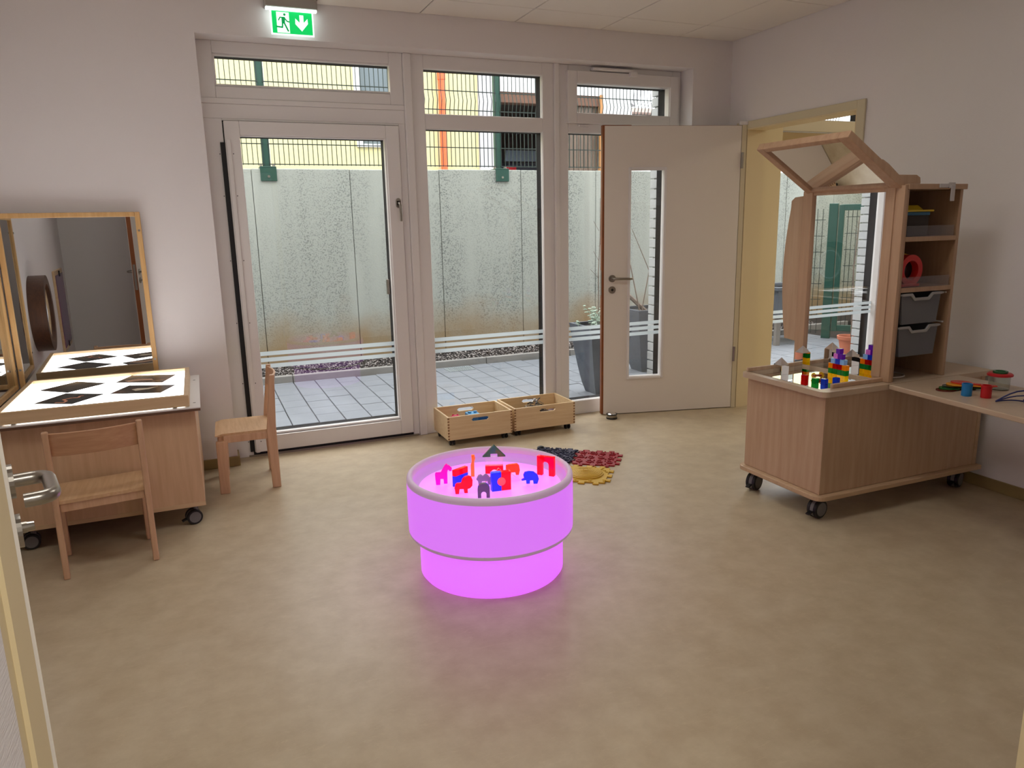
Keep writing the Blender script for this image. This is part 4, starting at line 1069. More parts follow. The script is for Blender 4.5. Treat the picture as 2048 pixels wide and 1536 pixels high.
o = MB().prism(q, lambda u, v, d: (u, d, v), -.010, .010).build('roof_block', acrylic('green_smoke_acrylic', C(86, 128, 92), .55), bevel=.001, seg=1); o.location = (-2.645, -1.83, ZT+.076); o.rotation_euler = (0, 0, VA); tag(o, 'green tinted triangular roof block on top of the clear block', 'toy', 'acrylic toys in the glow table')
o = MB().bar((-.030, 0, .004), (.030, 0, .062), .014, .006, up=(0, 1, 0)).build('acrylic_strip', A_MIR, bevel=.0006, seg=1); o.location = (-2.70, -1.955, ZT); o.rotation_euler = (0, 0, VA+.2); tag(o, 'silver mirror strip leaning against the block stack', 'toy', 'acrylic toys in the glow table')
q = [(0, 0), (.062, 0), (.004, .050)]
o = MB().prism(q, lambda u, v, d: (u, d, v), -.008, .008).build('wedge_block', A_CLR, bevel=.001, seg=1); o.location = (-2.64, -1.945, ZT); o.rotation_euler = (0, 0, VA); tag(o, 'clear acrylic wedge between the stack and the orange hippo', 'toy', 'acrylic toys in the glow table')

# ================================================================== TOY BOXES ON CASTERS
def toybox(x0, x1, y0, y1, lab):
    t = thing('rolling_toy_box', lab, 'toy box', ((x0+x1)/2, (y0+y1)/2, 0))
    z0, z1, th = .040, .197, .012
    hw, hz0, hz1 = .062, .152, .176
    cx_ = (x0+x1)/2+(.02 if x0 > -2 else .0)
    for ya, yb in ((y0, y0+th), (y1-th, y1)):
        m = MB()
        m.box((x0, ya, z0), (x1, yb, hz0)); m.box((x0, ya, hz1), (x1, yb, z1)); m.box((x0, ya, hz0), (cx_-hw, yb, hz1)); m.box((cx_+hw, ya, hz0), (x1, yb, hz1))
        for s in (-1, 1):   # round the ends of the grip slot
            m.prism([(cx_+s*hw, hz0), (cx_+s*(hw-.012), hz0), (cx_+s*(hw-.009), hz0+.004), (cx_+s*(hw-.002), hz0+.009), (cx_+s*hw, hz0+.012)], lambda u, v, d: (u, d, v), ya, yb)
            m.prism([(cx_+s*hw, hz1), (cx_+s*(hw-.012), hz1), (cx_+s*(hw-.009), hz1-.004), (cx_+s*(hw-.002), hz1-.009), (cx_+s*hw, hz1-.012)], lambda u, v, d: (u, d, v), ya, yb)
        m.build('long_side', PINE, t)
    for xa, xb in ((x0, x0+th), (x1-th, x1)):
        MB().box((xa+.0005, y0+th, z0), (xb-.0005, y1-th, z1)).build('short_side', PINE, t)
    MB().box((x0+th, y0+th, z0+.002), (x1-th, y1-th, z0+.010)).build('bottom', PINE, t)
    m = MB(); nj = 8; hh = (z1-z0)/(2*nj)
    for xa in (x0-.0006, x1-th+.0006):
        for k in range(nj): m.box((xa, y0-.0008, z0+hh*(2*k+.5)), (xa+th, y0+.0025, z0+hh*(2*k+1.5)))
    m.build('finger_joints', PINE_D, t)
    for x in (x0+.04, x1-.04):
        for y in (y0+.03, y1-.04):
            c = MB()
            for s in (-1, 1): c.cyl((x-.006+s*.012-.006, y, .019), (x-.006+s*.012+.006, y, .019), .019, seg=16)
            o = c.build('caster', BLACKP, t, bevel=.002, seg=1)
            MB().box((x-.010, y-.008, .02), (x-.002, y+.008, .042)).build('fork', BLACKP, o)
    return t
toybox(-2.342, -1.886, -.215, .095, 'pine toy box on black casters, left of the two under the middle window')
toybox(-1.862, -1.402, -.200, .118, 'pine toy box on black casters, right of the two beside the open door')
def toyball(name, lab, m, x, y, z, r, sc=(1, 1, 1), cat='toy'):
    o = MB().ball((0, 0, 0), r, 16, 10, sc).build(name, m, smooth=True); o.location = (x, y, z); tag(o, lab, cat); return o
PINKF = mat('pink_knobbly', C(214, 52, 90), .6); BLUEF = mat('light_blue_plastic', C(90, 170, 220), .4); BLUED = mat('mid_blue_plastic', C(30, 110, 190), .4)
o = toyball('knobbly_ball', 'pink knobbly ball in the left pine toy box', PINKF, -2.245, -.095, .126, .052)
m = MB()
for k in range(40):
    a = k*2.4; zz = 1-2*(k+.5)/40; rr = math.sqrt(1-zz*zz); m.ball((rr*math.cos(a)*.052, rr*math.sin(a)*.052, zz*.052), .008, 5, 4)
m.build('knobs', PINKF, o, local=True)
t = thing('toy_brick', 'light blue toy brick in the left pine toy box', 'toy', (-2.13, -.09, .05))
MB().box((-2.165, -.135, .050), (-2.085, -.045, .178)).build('body', BLUEF, t, bevel=.006)
MB().cyl((-2.145, -.09, .178), (-2.145, -.09, .188), .012, seg=14).cyl((-2.105, -.09, .178), (-2.105, -.09, .188), .012, seg=14).build('studs', BLUEF, t)
t = thing('toy_tube', 'blue ribbed toy tube lying behind the grip slot of the left box', 'toy', (-2.10, -.185, .05))
MB().cyl((-2.185, -.178, .160), (-2.05, -.178, .160), .022, seg=20).build('tube', BLUED, t, smooth=True)
MB().cyl((-2.182, -.178, .075), (-2.05, -.178, .075), .024, seg=16).build('lower_tube', BLUED, t, smooth=True)
MB().box((-2.06, -.195, .05), (-2.05, -.16, .165)).build('end_plate', BLUED, t)
m = MB()
for k in range(6): m.ring((-2.172+k*.009, -.178, .160), .0215, .0245, -.0015, .0015, 20, 'x')
m.build('ribs', BLUEF, t)
o = toyball('grey_pebble_toy', 'grey round toy in the back corner of the left box', mat('grey_toy', C(110, 112, 112), .6), -1.93, .04, .075, .026)
SIL = mat('tangled_silver', C(150, 142, 130), .35, metal=.5)
t = thing('chain_heap', 'tangled silver and black chains in the right pine toy box', 'chains', (-1.65, -.06, .05))
m = MB(); m2 = MB(); rg = random.Random(9)
for k in range(170):
    a = rg.uniform(0, 6.28); rr = rg.random()**.5; x = -1.66+math.cos(a)*.12*rr; y = -.06+math.sin(a)*.085*rr; z = .06+.150*(1-rr*rr)*rg.random()
    d = Vector((rg.uniform(-1, 1), rg.uniform(-1, 1), rg.uniform(-.3, .3))).normalized()*.035
    (m if rg.random() < .6 else m2).tube([Vector((x, y, z+.004))-d, Vector((x, y, z+.014)), Vector((x, y, z+.004))+d], .004, seg=4)
m.build('silver_links', SIL, t, kind='stuff'); m2.build('black_links', BLACKP, t, kind='stuff')
t = thing('dark_sponge', 'dark brown rough toy piece behind the grip slot of the right box', 'toy', (-1.62, -.17, .05))
MB().ball((-1.62, -.165, .1), .05, 14, 8, (1.3, .35, 1.15)).build('body', mat('dark_rough', C(58, 44, 36), .9, bump=.6, bscale=80), t, smooth=True)
o = toyball('mauve_stone_toy', 'mauve rounded toy at the right of the chain heap', mat('mauve_toy', C(110, 84, 88), .6), -1.50, -.03, .088, .036, (1.2, 1, .9))

# ================================================================== FLOOR MATS
def puzzle(name, lab, m, cx_, cy_, w, rz, feature):
    t = thing(name, lab, 'floor mat', (cx_, cy_, 0), rz, 'sensory puzzle mats on the floor')
    h = w/2; P = []
    def edge(a, b):
        a, b = Vector(a), Vector(b); d = b-a; n = Vector((d.y, -d.x)).normalized()
        for f, o_ in ((0, 0), (.14, 0), (.12, .026), (.26, .026), (.24, 0), (.43, 0), (.41, .026), (.57, .026), (.55, 0), (.76, 0), (.74, .026), (.88, .026), (.86, 0)):
            p = a+d*f+n*o_; P.append((p.x, p.y))
    edge((-h, -h), (h, -h)); edge((h, -h), (h, h)); edge((h, h), (-h, h)); edge((-h, h), (-h, -h))
    MB().prism(P, lambda u, v, d: (u, v, d), 0, .009).build('mat_base', m, t, bevel=.002, seg=1, local=True)
    rg = random.Random(hash(feature) % 7+len(feature)); f = MB()
    if feature == 'dome':
        f.lathe([(.105, .009), (.095, .017), (.080, .024), (.055, .031), (.028, .035), (.002, .036)], (0, 0, 0), 36)
        f.build('dome', m, t, smooth=True, local=True)
        g = MB()
        for k in range(9):
            rr = .100-.0105*k; zz = .0125+.024*(1-(rr/.105)**2); g.ring((0, 0, zz), rr-.002, rr+.002, -.0015, .002, 36)
        g.build('ridges', m, t, local=True)
        f = MB()
        for k in range(70):
            a = rg.uniform(-h, h); b = rg.uniform(-h, h)
            if math.hypot(a, b) > .115: f.ball((a, b, .010), .008, 6, 4, (1, 1, .6))
        f.build('nubs', m, t, local=True, kind='stuff')
    elif feature == 'rings':
        for i in range(4):
            for j in range(3):
                x, y = -h*.72+i*h*.48, -h*.64+j*h*.64
                f.ring((x, y, .009), .014, .020, 0, .006, 12); f.ball((x, y, .010), .007, 6, 4)
        for k in range(60): f.ball((rg.uniform(-h, h), rg.uniform(-h, h), .010), .006, 5, 4)
        f.build('rings', m, t, local=True, kind='stuff')
    else:
        for k in range(150):
            a = rg.uniform(0, 3.14); x, y = rg.uniform(-h, h), rg.uniform(-h, h)
            f.bar((x-.012*math.cos(a), y-.012*math.sin(a), .011), (x+.012*math.cos(a), y+.012*math.sin(a), .011), .006, .009)
        f.build('bumps', m, t, local=True, kind='stuff')
    return t
puzzle('puzzle_mat', 'yellow sensory puzzle mat with a ridged dome right of the drum', mat('yellow_rubber', C(206, 164, 40), .5), -1.805, -1.105, .255, R(-37), 'dome')
puzzle('puzzle_mat', 'dark red sensory puzzle mat behind the yellow one', mat('red_rubber', C(150, 14, 26), .45), -1.605, -.870, .255, R(-37), 'rings')
puzzle('puzzle_mat', 'dark blue sensory puzzle mat partly hidden by the drum', mat('navy_rubber', C(40, 38, 66), .5), -1.812, -.700, .255, R(-37), 'bumps')
o = toyball('black_pebble', 'small black rubber pebble on the floor beside the blue mat', BLACKP, -1.825, -.535, .012, .022, (1.1, .8, .55))
# door stopper
ds = thing('door_stopper', 'round steel door stopper with rubber rings before the open door', 'door stop', (-1.03, -.075, 0))
c = (-1.028, -.072, 0)
MB().lathe([(.036, .006), (.037, .008), (.037, .03), (.035, .032)], c, 32).build('body', STEEL, ds, smooth=True)
MB().ring(c, .034, .040, 0, .008, 32).ring(c, .034, .040, .029, .036, 32).build('rubber_ring', BLACK, ds, smooth=True)
MB().lathe([(.034, .034), (.026, .040), (.012, .045), (.001, .046)], c, 32).build('cap', CHROME, ds, smooth=True)

# ================================================================== MOBILE MIRROR CABINET (right)
mc = thing('mirror_cabinet', 'mobile maple cabinet with a tall mirror, canopy mirror and open shelf', 'cabinet', (-.6, -1.9, 0), 0)
bx = (-1.135, -.06); by = (-2.185, -1.655)
MB().box((bx[0], by[0], .135), (bx[1], by[1], .613)).build('body', MAPLE, mc, bevel=.002)
def rrect(x0, x1, y0, y1, r, corners=(1, 1, 1, 1)):
    P = []
    for (cx_, cy_, a0, on) in ((x0, y0, 180, corners[0]), (x1, y0, 270, corners[1]), (x1, y1, 0, corners[2]), (x0, y1, 90, corners[3])):
        if not on: P.append((cx_, cy_)); continue
        ox = cx_+(r if cx_ == x0 else -r); oy = cy_+(r if cy_ == y0 else -r)
        for k in range(7): a = R(a0+15*k); P.append((ox+r*math.cos(a), oy+r*math.sin(a)))
    return P
BPL = wood('maple_board', C(190, 158, 122), C(202, 170, 134), 'x', scale=6)
MB().prism(rrect(-1.165, -.045, -2.215, -1.625, .05, (1, 0, 0, 1)), lambda u, v, d: (u, v, d), .110, .134).build('base_board', BPL, mc, bevel=.004)
m = MB().prism(rrect(-1.165, -1.127, -2.205, -1.625, .0375, (1, 0, 0, 1)), lambda u, v, d: (u, v, d), .614, .640)
m.box((-1.127, -2.205, .614), (-.735, -2.137, .640)).box((-1.127, -1.653, .614), (-.735, -1.625, .640)).box((-.735, -2.205, .614), (-.025, -1.625, .640)).box((-1.127, -2.137, .614), (-.735, -1.653, .622))
m.build('worktop', MAPLE_TOP, mc)
MB().box((-.083, by[0]-.004, .135), (-.058, by[0]+.01, .613)).build('end_strip', BPL, mc, bevel=.002)
for (x, y, a) in ((-1.10, -1.70, .35), (-1.09, -2.135, .15), (-.12, -2.13, .3), (-.12, -1.70, 0)): caster(mc, x, y, .046, .110, a)
# hinged flap table
MB().prism([(-.765, -2.207), (-.835, -3.02), (-.30, -3.05), (-.292, -2.207)], lambda u, v, d: (u, v, d), .616, .640).build('flap_table', MAPLE_TOP, mc, bevel=.004)
MB().box((-.6, -2.30, .60), (-.46, -2.19, .616)).build('flap_bracket', STEEL, mc)
# mirror tray
MB().box((-1.125, -2.136, .6225), (-.735, -1.654, .628)).build('tray_mirror', MIRROR, mc)
MB().box((-1.1275, -2.136, .628), (-1.124, -1.654, .6403)).build('tray_edge', BLACK, mc)
MB().box((-1.135, -1.655, .640), (-.742, -1.638, .660)).build('tray_rail', MAPLE, mc, bevel=.003)
MB().box((-1.062, -2.152, .640), (-.742, -2.135, .660)).build('tray_rail', MAPLE, mc, bevel=.003)
# tall vertical mirror frame
FR = wood('maple_frame', C(182, 146, 114), C(194, 158, 126), 'z', scale=6)
MX = -.725
m = MB().box((MX-.02, -1.632, .6405), (MX, -1.560, 1.560)).box((MX-.02, -2.185, .640), (MX, -2.085, 1.560)).box((MX-.02, -2.085, 1.535), (MX, -1.632, 1.560))
m.build('mirror_frame', FR, mc, bevel=.003)
MB().box((MX-.026, -2.137, .66), (MX-.018, -2.085, 1.56)).build('frame_molding', FR, mc, bevel=.003)
MB().box((MX-.026, -1.632, .66), (MX-.018, -1.606, 1.56)).build('frame_molding', FR, mc, bevel=.003)
a_ = R(1.15); cm = Vector((MX-.006, -1.858, 0)); hy = .232
dx_ = -math.sin(a_)*hy; dy_ = math.cos(a_)*hy
P = [(cm.x-dx_, cm.y-dy_), (cm.x+dx_, cm.y+dy_), (cm.x+dx_+.003, cm.y+dy_), (cm.x-dx_+.003, cm.y-dy_)]
MB().prism(P, lambda u, v, d: (u, v, d), .6285, 1.54).build('tall_mirror', MIRROR, mc)
# curved wing board behind the far post
W_ = [(-1.56, .76), (-1.505, .765)]
for k in range(9):
    f = k/8; z = .765+f*(1.48-.765); W_.append((-1.500+.062*math.sin(math.pi*(.12+.74*f)), z))
W_ += [(-1.475, 1.515), (-1.50, 1.532), (-1.56, 1.537)]
MB().prism(W_, lambda u, v, d: (d, u, v), MX-.019, MX).build('wing_board', MAPLE, mc, bevel=.003)
# canopy mirror hinged on the top rail
h0 = Vector((MX-.005, 0, 1.556)); h1 = Vector((-1.085, 0, 1.775)); dd = (h1-h0).normalized(); nn = Vector((dd.z, 0, -dd.x)); CL = (h1-h0).length
ya, yb = -2.165, -1.585
def cn(s_, y, d): p = h0+dd*s_+nn*d; return (p.x, y, p.z)
def cbox(mb, s0, s1, y0, y1, d0, d1): mb.hexa([cn(s0, y0, d0), cn(s1, y0, d0), cn(s1, y1, d0), cn(s0, y1, d0), cn(s0, y0, d1), cn(s1, y0, d1), cn(s1, y1, d1), cn(s0, y1, d1)])
m = MB(); cbox(m, 0, CL, ya, ya+.06, -.015, .02); cbox(m, 0, CL, yb-.045, yb, -.015, .02); cbox(m, 0, .03, ya+.06, yb-.045, -.015, .02); cbox(m, CL-.03, CL, ya+.06, yb-.045, -.015, .02)
m.build('canopy_frame', FR, mc, bevel=.003)
m = MB(); cbox(m, .03, CL-.03, ya+.06, yb-.045, -.004, .0); m.build('canopy_mirror', MIRROR, mc)
m = MB(); cbox(m, .03, CL-.03, ya+.06, yb-.045, .0, .008); m.build('canopy_back', MAPLE, mc)
# rounded supports behind the canopy
MB().prism([(-.725, 1.555), (-.560, 1.555), (-.545, 1.575), (-.55, 1.60), (-.575, 1.612), (-.69, 1.612), (-.76, 1.66), (-.80, 1.68), (-.84, 1.672)], lambda u, v, d: (u, d, v), -2.10, -2.08).build('canopy_support', MAPLE, mc, bevel=.003)
# open shelf behind the mirror, facing the room
sx0, sx1, sy0, sy1 = -.725, -.352, -2.178, -1.80
SH = wood('maple_shelf', C(168, 134, 102), C(180, 146, 114), 'z', scale=6)
MB().box((sx0, sy0, .640), (sx0+.019, sy1, 1.541)).build('side_panel', SH, mc, bevel=.002)
MB().box((sx1-.019, sy0, .640), (sx1, sy1, 1.541)).build('side_panel', SH, mc, bevel=.002)
MB().box((sx0+.019, sy1-.008, .640), (sx1-.019, sy1, 1.541)).build('back_panel', SH, mc)
MB().box((sx0-.0, sy0-.012, 1.541), (sx1+.012, sy1, 1.566)).build('shelf_top', SH, mc, bevel=.003)
for z in (1.305, 1.068): MB().box((sx0+.019, sy0, z), (sx1-.019, sy1-.008, z+.022)).build('shelf', SH, mc, bevel=.002)
ACR = thin_glass('acrylic_lip', (.88, .88, .9, 1), 1.5)
for z in (1.327, 1.090): MB().box((sx0+.03, sy0+.006, z), (sx1-.03, sy0+.010, z+.05)).build('acrylic_lip', ACR, mc)
m = MB().box((sx0+.019, sy0+.02, .905), (sx0+.027, sy1-.02, .912)).box((sx1-.027, sy0+.02, .905), (sx1-.019, sy1-.02, .912)).box((sx0+.019, sy0+.02, 1.05), (sx0+.027, sy1-.02, 1.057)).box((sx1-.027, sy0+.02, 1.05), (sx1-.019, sy1-.02, 1.057))
m.build('tray_runner', PVC, mc)
# white adhesive hook
hk = thing('white_hook', 'white plastic child lock strap on the top edge of the shelf', 'hook', (-.46, -2.19, 1.55))
MB().box((-.475, -2.197, 1.546), (-.435, -2.190, 1.572)).box((-.535, -2.196, 1.548), (-.475, -2.190, 1.566)).box((-.462, -2.199, 1.487), (-.436, -2.194, 1.560)).build('strap', mat('white_hook_plastic', C(190, 184, 180), .4), hk, bevel=.002)
# trays
TRAY = translucent('frosted_tray', C(150, 150, 152), .45)
for z, lab in ((.915, 'translucent plastic tray with a notched rim, upper of the two in the shelf'), (.758, 'translucent plastic tray with blue contents, lower of the two in the shelf')):
    h_ = .145; x0, x1, y0, y1 = sx0+.032, sx1-.075, sy0+.006, sy1-.04
    t = thing('storage_tray', lab, 'tray', ((x0+x1)/2, (y0+y1)/2, z), 0, 'translucent trays in the shelf')
    m = MB(); e = .018; zt = z+h_
    # four tapered walls and a floor
    def wallq(p, q_, pt_, qt):
        n_ = Vector((q_[1]-p[1], p[0]-q_[0], 0)).normalized()*-.0025
        P = [p, q_, qt, pt_]; m.hexa([Vector(a) for a in P]+[Vector(a)+n_ for a in P])
    b = [(x0+e, y0+e*.4, z), (x1-e, y0+e*.4, z), (x1-e, y1-e, z), (x0+e, y1-e, z)]; tt = [(x0, y0, zt), (x1, y0, zt), (x1, y1, zt), (x0, y1, zt)]
    for i in range(1, 4): j = (i+1) % 4; wallq(b[i], b[j], tt[i], tt[j])
    xm = (x0+x1)/2
    fp = [(b[0][0], z), (b[1][0], z), (x1, zt), (xm+.065, zt), (xm+.045, zt-.022), (xm-.045, zt-.022), (xm-.065, zt), (x0, zt)]
    m.prism(fp, lambda u, v, d: (u, y0+d, v), 0, .003)
    m.box((b[0][0], b[0][1], z), (b[2][0], b[2][1], z+.003))
    m.build('tray_shell', TRAY, t)
    rp = [(x0, zt-.010), (xm-.075, zt-.010), (xm-.05, zt-.034), (xm+.05, zt-.034), (xm+.075, zt-.010), (x1, zt-.010), (x1, zt+.002), (xm+.065, zt+.002), (xm+.045, zt-.020), (xm-.045, zt-.020), (xm-.065, zt+.002), (x0, zt+.002)]
    MB().prism(rp, lambda u, v, d: (u, d, v), y0-.007, y0).box((x1, y0-.007, zt-.008), (x1+.010, y1, zt)).box((x0-.008, y0-.007, zt-.008), (x0, y1, zt)).build('tray_rim', translucent('frosted_rim_plastic', C(188, 186, 182), .3), t, bevel=.002)
o = blk('folded_cloth', 'pale folded cloth inside the upper translucent tray', mat('pale_cloth', C(160, 156, 158), .9), .16, .2, .05, -.57, -2.02, .9185, 0, 'cloth'); del o['group']
o = blk('blue_box', 'blue and yellow card box inside the lower translucent tray', mat('blue_card', C(60, 90, 120), .7), .15, .2, .075, -.565, -2.02, .7615, 0, 'box'); del o['group']
MB().box((-.082, -.102, .002), (-.075, .102, .075)).build('yellow_side', mat('yellow_card', C(190, 170, 70), .7), o, local=True)
hoop = MB().lathe([(.085+.004*math.cos(R(45*k)), .645+.004*math.sin(R(45*k))) for k in range(8)], (-.605, -2.045, 0), 40, close=True).build('white_hoop', mat('white_cable', C(206, 198, 186), .5), smooth=True); tag(hoop, 'white plastic hoop lying in the bottom of the shelf', 'hoop')
# box with the yellow lid on the top shelf
t = thing('lidded_box', 'clear box with a yellow lid and blue band on the top shelf', 'box', (-.60, -2.0, 1.327))
MB().box((-.690, -2.135, 1.3275), (-.510, -1.90, 1.432)).build('box', translucent('box_clear', C(104, 98, 94), .5), t, bevel=.006)
MB().box((-.692, -2.137, 1.424), (-.508, -1.898, 1.441)).build('band', mat('blue_band', C(40, 96, 130), .5), t, bevel=.004)
MB().prism(rrect(-.705, -.488, -2.15, -1.885, .02), lambda u, v, d: (u, v, d), 1.441, 1.450).build('lid', mat('yellow_lid', C(206, 178, 30), .45), t, bevel=.003)
MB().hexa([(-.67, -2.11, 1.45), (-.52, -2.11, 1.45), (-.52, -1.92, 1.45), (-.67, -1.92, 1.45), (-.655, -2.09, 1.472), (-.535, -2.09, 1.472), (-.535, -1.94, 1.472), (-.655, -1.94, 1.472)]).build('lid_dome', mat('yellow_lid', (0, 0, 0, 1)), t, bevel=.004)
# red drum toy on the second shelf
t = thing('round_toy_viewer', 'red round toy with a yellow edge on the second shelf', 'toy', (-.60, -2.1, 1.09))
c = (-.603, 0, 1.168)
MB().ring((c[0], -2.14, c[2]), .046, .074, 0, .05, 36, 'y').build('ring', mat('red_toy_plastic', C(196, 30, 26), .4), t, smooth=True)
MB().ring((c[0], -2.09, c[2]), .060, .078, 0, .012, 36, 'y').build('edge_ring', mat('yellow_toy_plastic', C(220, 178, 40), .4), t, smooth=True)
MB().cyl((c[0], -2.105, c[2]), (c[0], -2.10, c[2]), .047, seg=32).build('lens', mat('dark_lens', C(12, 14, 14), .15), t)
MB().box((-.665, -2.145, 1.0905), (-.545, -2.085, 1.105)).build('foot', MATS['red_toy_plastic'], t, bevel=.004)
o = blk('green_toy_box', 'dark green toy box behind the red round toy', mat('dark_green_toy', C(52, 84, 46), .6), .12, .1, .13, -.56, -1.95, 1.0905, 0); del o['group']

# --- things in the mirror tray
def pyramid_block(lab, x, y, s_, hb, hr, rz):
    t = thing('mirror_block', lab, 'block', (x, y, .6283), rz, 'mirrored house blocks in the mirror tray')
    m = MB(); a = s_/2
    m._add([(-a, -a, 0), (a, -a, 0), (a, a, 0), (-a, a, 0), (-a, -a, hb), (a, -a, hb), (a, a, hb), (-a, a, hb)], [(3, 2, 1, 0), (0, 1, 5, 4), (1, 2, 6, 5), (2, 3, 7, 6), (3, 0, 4, 7), (4, 5, 6, 7)])
    m.build('block', MIRROR, t, local=True)
    MB()._add([(-a, -a, hb+.0004), (a, -a, hb+.0004), (a, a, hb+.0004), (-a, a, hb+.0004), (0, 0, hb+hr)], [(3, 2, 1, 0), (0, 1, 4), (1, 2, 4), (2, 3, 4), (3, 0, 4)]).build('roof', MIRROR, t, local=True)
    return t
pyramid_block('short mirrored house block at the far corner of the mirror tray', -.985, -1.728, .054, .049, .038, R(3))
pyramid_block('tall mirrored tower block in the middle of the mirror tray', -.838, -1.722, .054, .100, .037, R(3))
CUBC = {'yellow': C(226, 196, 20), 'green': C(20, 140, 50), 'red': C(186, 16, 16), 'amber': C(226, 150, 20), 'blue': C(30, 70, 190), 'purple': C(110, 30, 170), 'pink': C(210, 130, 200), 'pale blue': C(150, 190, 220)}
CUBM = {k: acrylic('cube_'+k.replace(' ', '_'), v, .4) for k, v in CUBC.items()}
rows = [['yellow']*4, ['green']*4, ['amber', 'red', 'red', 'amber'], ['pale blue', 'blue', 'pale blue'], ['purple', 'pink'], ['purple']]
cs = .0262; sp_ = .0285; cproto = None
ordn = ['nearest the camera', 'second from the camera', 'third from the camera', 'farthest from the camera']
lvl = ['bottom', 'second', 'third', 'fourth', 'fifth', 'top']
for k, row in enumerate(rows):
    for i, col in enumerate(row):
        off = (i-(len(row)-1)/2)*sp_
        if cproto is None:
            cproto = MB().box((-cs/2+.0004, -cs/2+.0004, 0), (cs/2-.0004, cs/2-.0004, cs-.0006)).build('acrylic_cube', CUBM[col], bevel=.001, seg=1); o = cproto
        else:
            o = cproto.copy(); o.data = cproto.data; COL.objects.link(o)
        if o is not cproto or True:
            key = 'cube_mesh_'+col
            if key not in bpy.data.meshes:
                me = cproto.data.copy(); me.name = key; me.materials.clear(); me.materials.append(CUBM[col])
            o.data = bpy.data.meshes[key]
        o.location = (-.840+rnd.uniform(-.0006, .0006), -1.969+off, .6283+k*cs); o.rotation_euler = (0, 0, rnd.uniform(-.02, .02))
        pos = ordn[i] if len(row) > 2 else ('nearest the camera' if len(row) == 2 and i == 0 else 'alone')
        if len(row) == 1: lab = 'single purple acrylic cube on the very top of the cube pyramid'
        else: lab = '%s acrylic cube %s in the %s layer of the cube pyramid' % (col, pos, lvl[k])
        tag(o, lab, 'cube', 'acrylic cubes in the mirror tray')
for col, x, y, lab in (('red', -.994, -1.905, 'loose red acrylic cube at the left edge of the mirror tray'), ('green', -1.004, -1.985, 'loose green acrylic cube at the front corner of the mirror tray'), ('blue', -.978, -2.018, 'loose blue acrylic cube beside the front rail of the tray'), ('blue', -.908, -2.024, 'loose blue acrylic cube before the cube pyramid')):
    o = cproto.copy(); COL.objects.link(o); o.data = bpy.data.meshes['cube_mesh_'+col]; o.location = (x, y, .6283); o.rotation_euler = (0, 0, .15); tag(o, lab, 'cube', 'acrylic cubes in the mirror tray')
t = thing('gear_toy', 'little yellow and red wheeled toy among the cubes of the tray', 'toy', (-.90, -1.90, .6283))
YG = mat('yellow_gear', C(230, 180, 20), .4)
for (x, y, r_) in ((-.925, -1.895, .013), (-.885, -1.905, .015)):
    g = MB().cyl((x-.004, y,   .6287+r_), (x+.004, y,   .6287+r_), r_*.8, seg=14)
    for k in range(8):
        a = k*math.pi/4; g.box((x-.004, y+r_*.85*math.cos(a)-.003,   .6287+r_+r_*.85*math.sin(a)-.003), (x+.004, y+r_*.85*math.cos(a)+.003,   .6287+r_+r_*.85*math.sin(a)+.003))
    g.build('wheel', YG, t)
MB().box((-.930, -1.912, .639), (-.880, -1.890, .647)).build('body', mat('red_gear_body', C(150, 20, 20), .4), t, bevel=.002)

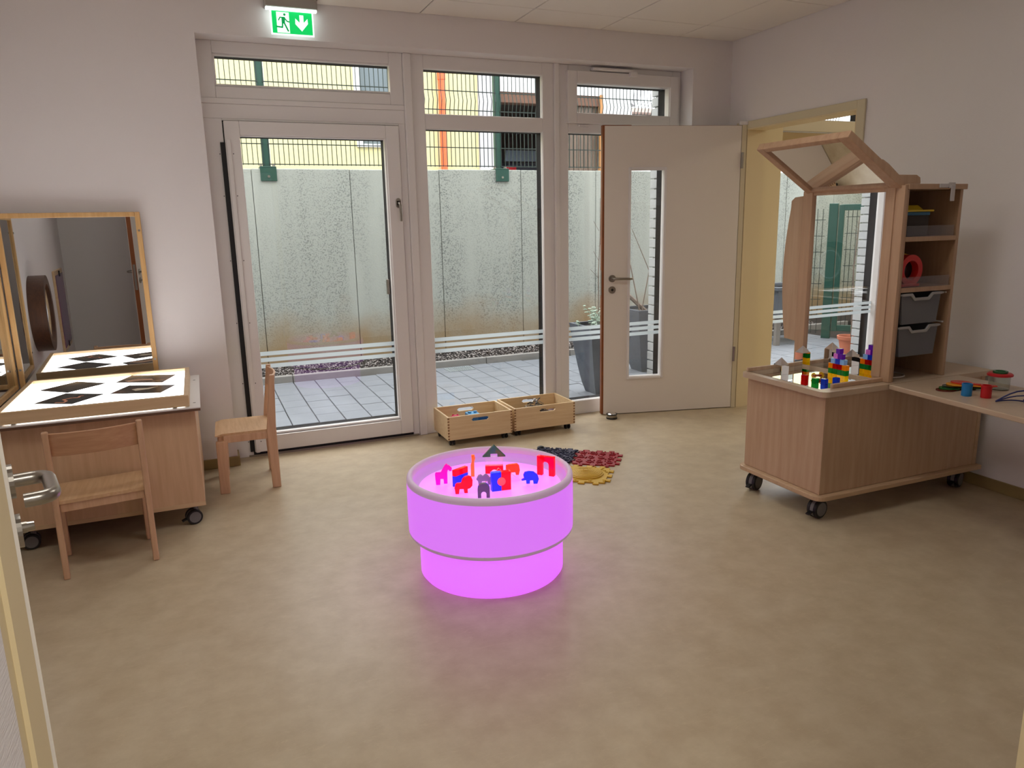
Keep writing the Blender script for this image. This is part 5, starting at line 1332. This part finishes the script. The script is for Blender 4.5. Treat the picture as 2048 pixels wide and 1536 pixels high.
# --- things on the flap table
ZF = .640
def cup(lab, m, x, y, r, h):
    t = thing('play_cup', lab, 'cup', (x, y, ZF)); MB().lathe([(r*.98, 0), (r*1.02, .004), (r, .008), (r, h), (r-.003, h), (r-.003, .006), (.001, .005)], (0, 0, 0), 32).build('cup', m, t, smooth=True, local=True)
    MB().ring((0, 0, h-.006), r, r+.0015, -.002, .002, 32).build('band', m, t, local=True); return t
cup('small blue plastic cup standing on the flap table', mat('blue_cup', C(20, 120, 180), .4), -.665, -2.525, .021, .055)
cup('small red plastic cup standing on the flap table', mat('red_cup', C(196, 16, 22), .4), -.628, -2.588, .021, .056)
PAD = [('dark red', C(110, 26, 20), 0), ('green', C(30, 110, 50), 1), ('black', C(24, 22, 20), 2), ('yellow', C(214, 170, 60), 3), ('orange red', C(190, 60, 40), 4)]
for n_, (nm, col, k) in enumerate(PAD):
    t = thing('colour_paddle', '%s see-through colour paddle in the fan of paddles behind the cups' % nm, 'paddle', (-.60, -2.42, ZF), 0, 'colour paddles on the flap table')
    zz = ZF+.001+k*.0065; ax = -.62+.018*k; ay = -2.425-.006*k; rz = -.35-.2*k
    ca, sa = math.cos(rz), math.sin(rz)
    P = []
    for i in range(18):
        a = 2*math.pi*i/18; P.append((.045*math.cos(a)-.03, .034*math.sin(a)))
    P2 = [(.01, -.012), (.10, -.014), (.112, 0), (.10, .014), (.01, .012)]
    fn = lambda u, v, d: (ax+u*ca-v*sa, ay+u*sa+v*ca, d)
    MB().prism(P, fn, zz, zz+.005).prism(P2, fn, zz+.0003, zz+.0047).build('paddle', acrylic('paddle_'+nm.replace(' ', '_'), col, .3), t)
jr = thing('bug_viewer_jar', 'clear bug viewer jar with a red lid and green lens on the flap table', 'jar', (-.43, -2.50, ZF))
c = (-.425, -2.505, ZF)
MB().lathe([(.040, .0), (.042, .004), (.044, .062), (.042, .062), (.040, .006), (.001, .006)], c, 36).build('jar', thin_glass('jar_plastic', (.9, .92, .9, 1), 1.6), jr, smooth=True)
MB().lathe([(.044, .062), (.052, .064), (.052, .071), (.046, .076), (.030, .076), (.030, .064)], c, 36, close=True).build('lid', mat('red_lid', C(190, 22, 30), .4), jr, smooth=True)
MB().ring(c, .021, .030, .072, .085, 32).build('lens_ring', mat('green_lens_ring', C(24, 90, 44), .4), jr, smooth=True)
MB().cyl((c[0], c[1], ZF+.076), (c[0], c[1], ZF+.079), .022, seg=28).build('lens', thin_glass('jar_lens', (.9, .95, .92, 1), 2), jr)
BL = mat('navy_cord', C(24, 32, 96), .45)
gl_ = thing('play_glasses', 'dark blue plastic play glasses with silver hinges at the right picture edge', 'glasses', (-.60, -2.72, ZF))
def arcp(p, q, h_, n_=8):
    p, q = Vector(p), Vector(q); return [p.lerp(q, i/n_)+Vector((0, 0, h_*math.sin(math.pi*i/n_))) for i in range(n_+1)]
a0 = (-.672, -2.662, ZF+.004)
MB().tube(arcp(a0, (-.50, -2.78, ZF+.012), .045), .0032, seg=8).tube(arcp(a0, (-.53, -2.80, ZF+.010), .028), .0028, seg=8).tube(arcp(a0, (-.585, -2.735, ZF+.008), .006), .003, seg=8).build('frame_wire', BL, gl_, smooth=True)
MB().tube([(-.60, -2.735, ZF+.018), (-.612, -2.75, ZF+.003)], .005, seg=8).tube([(-.585, -2.745, ZF+.014), (-.575, -2.785, ZF+.005)], [.004, .007], seg=8).build('nose_pads', BL, gl_, smooth=True)
MB().ring((-.583, -2.742, ZF+.02), .006, .009, -.003, .003, 16, 'y').ring((-.565, -2.752, ZF+.024), .006, .009, -.003, .003, 16, 'x').build('hinge', CHROME, gl_)
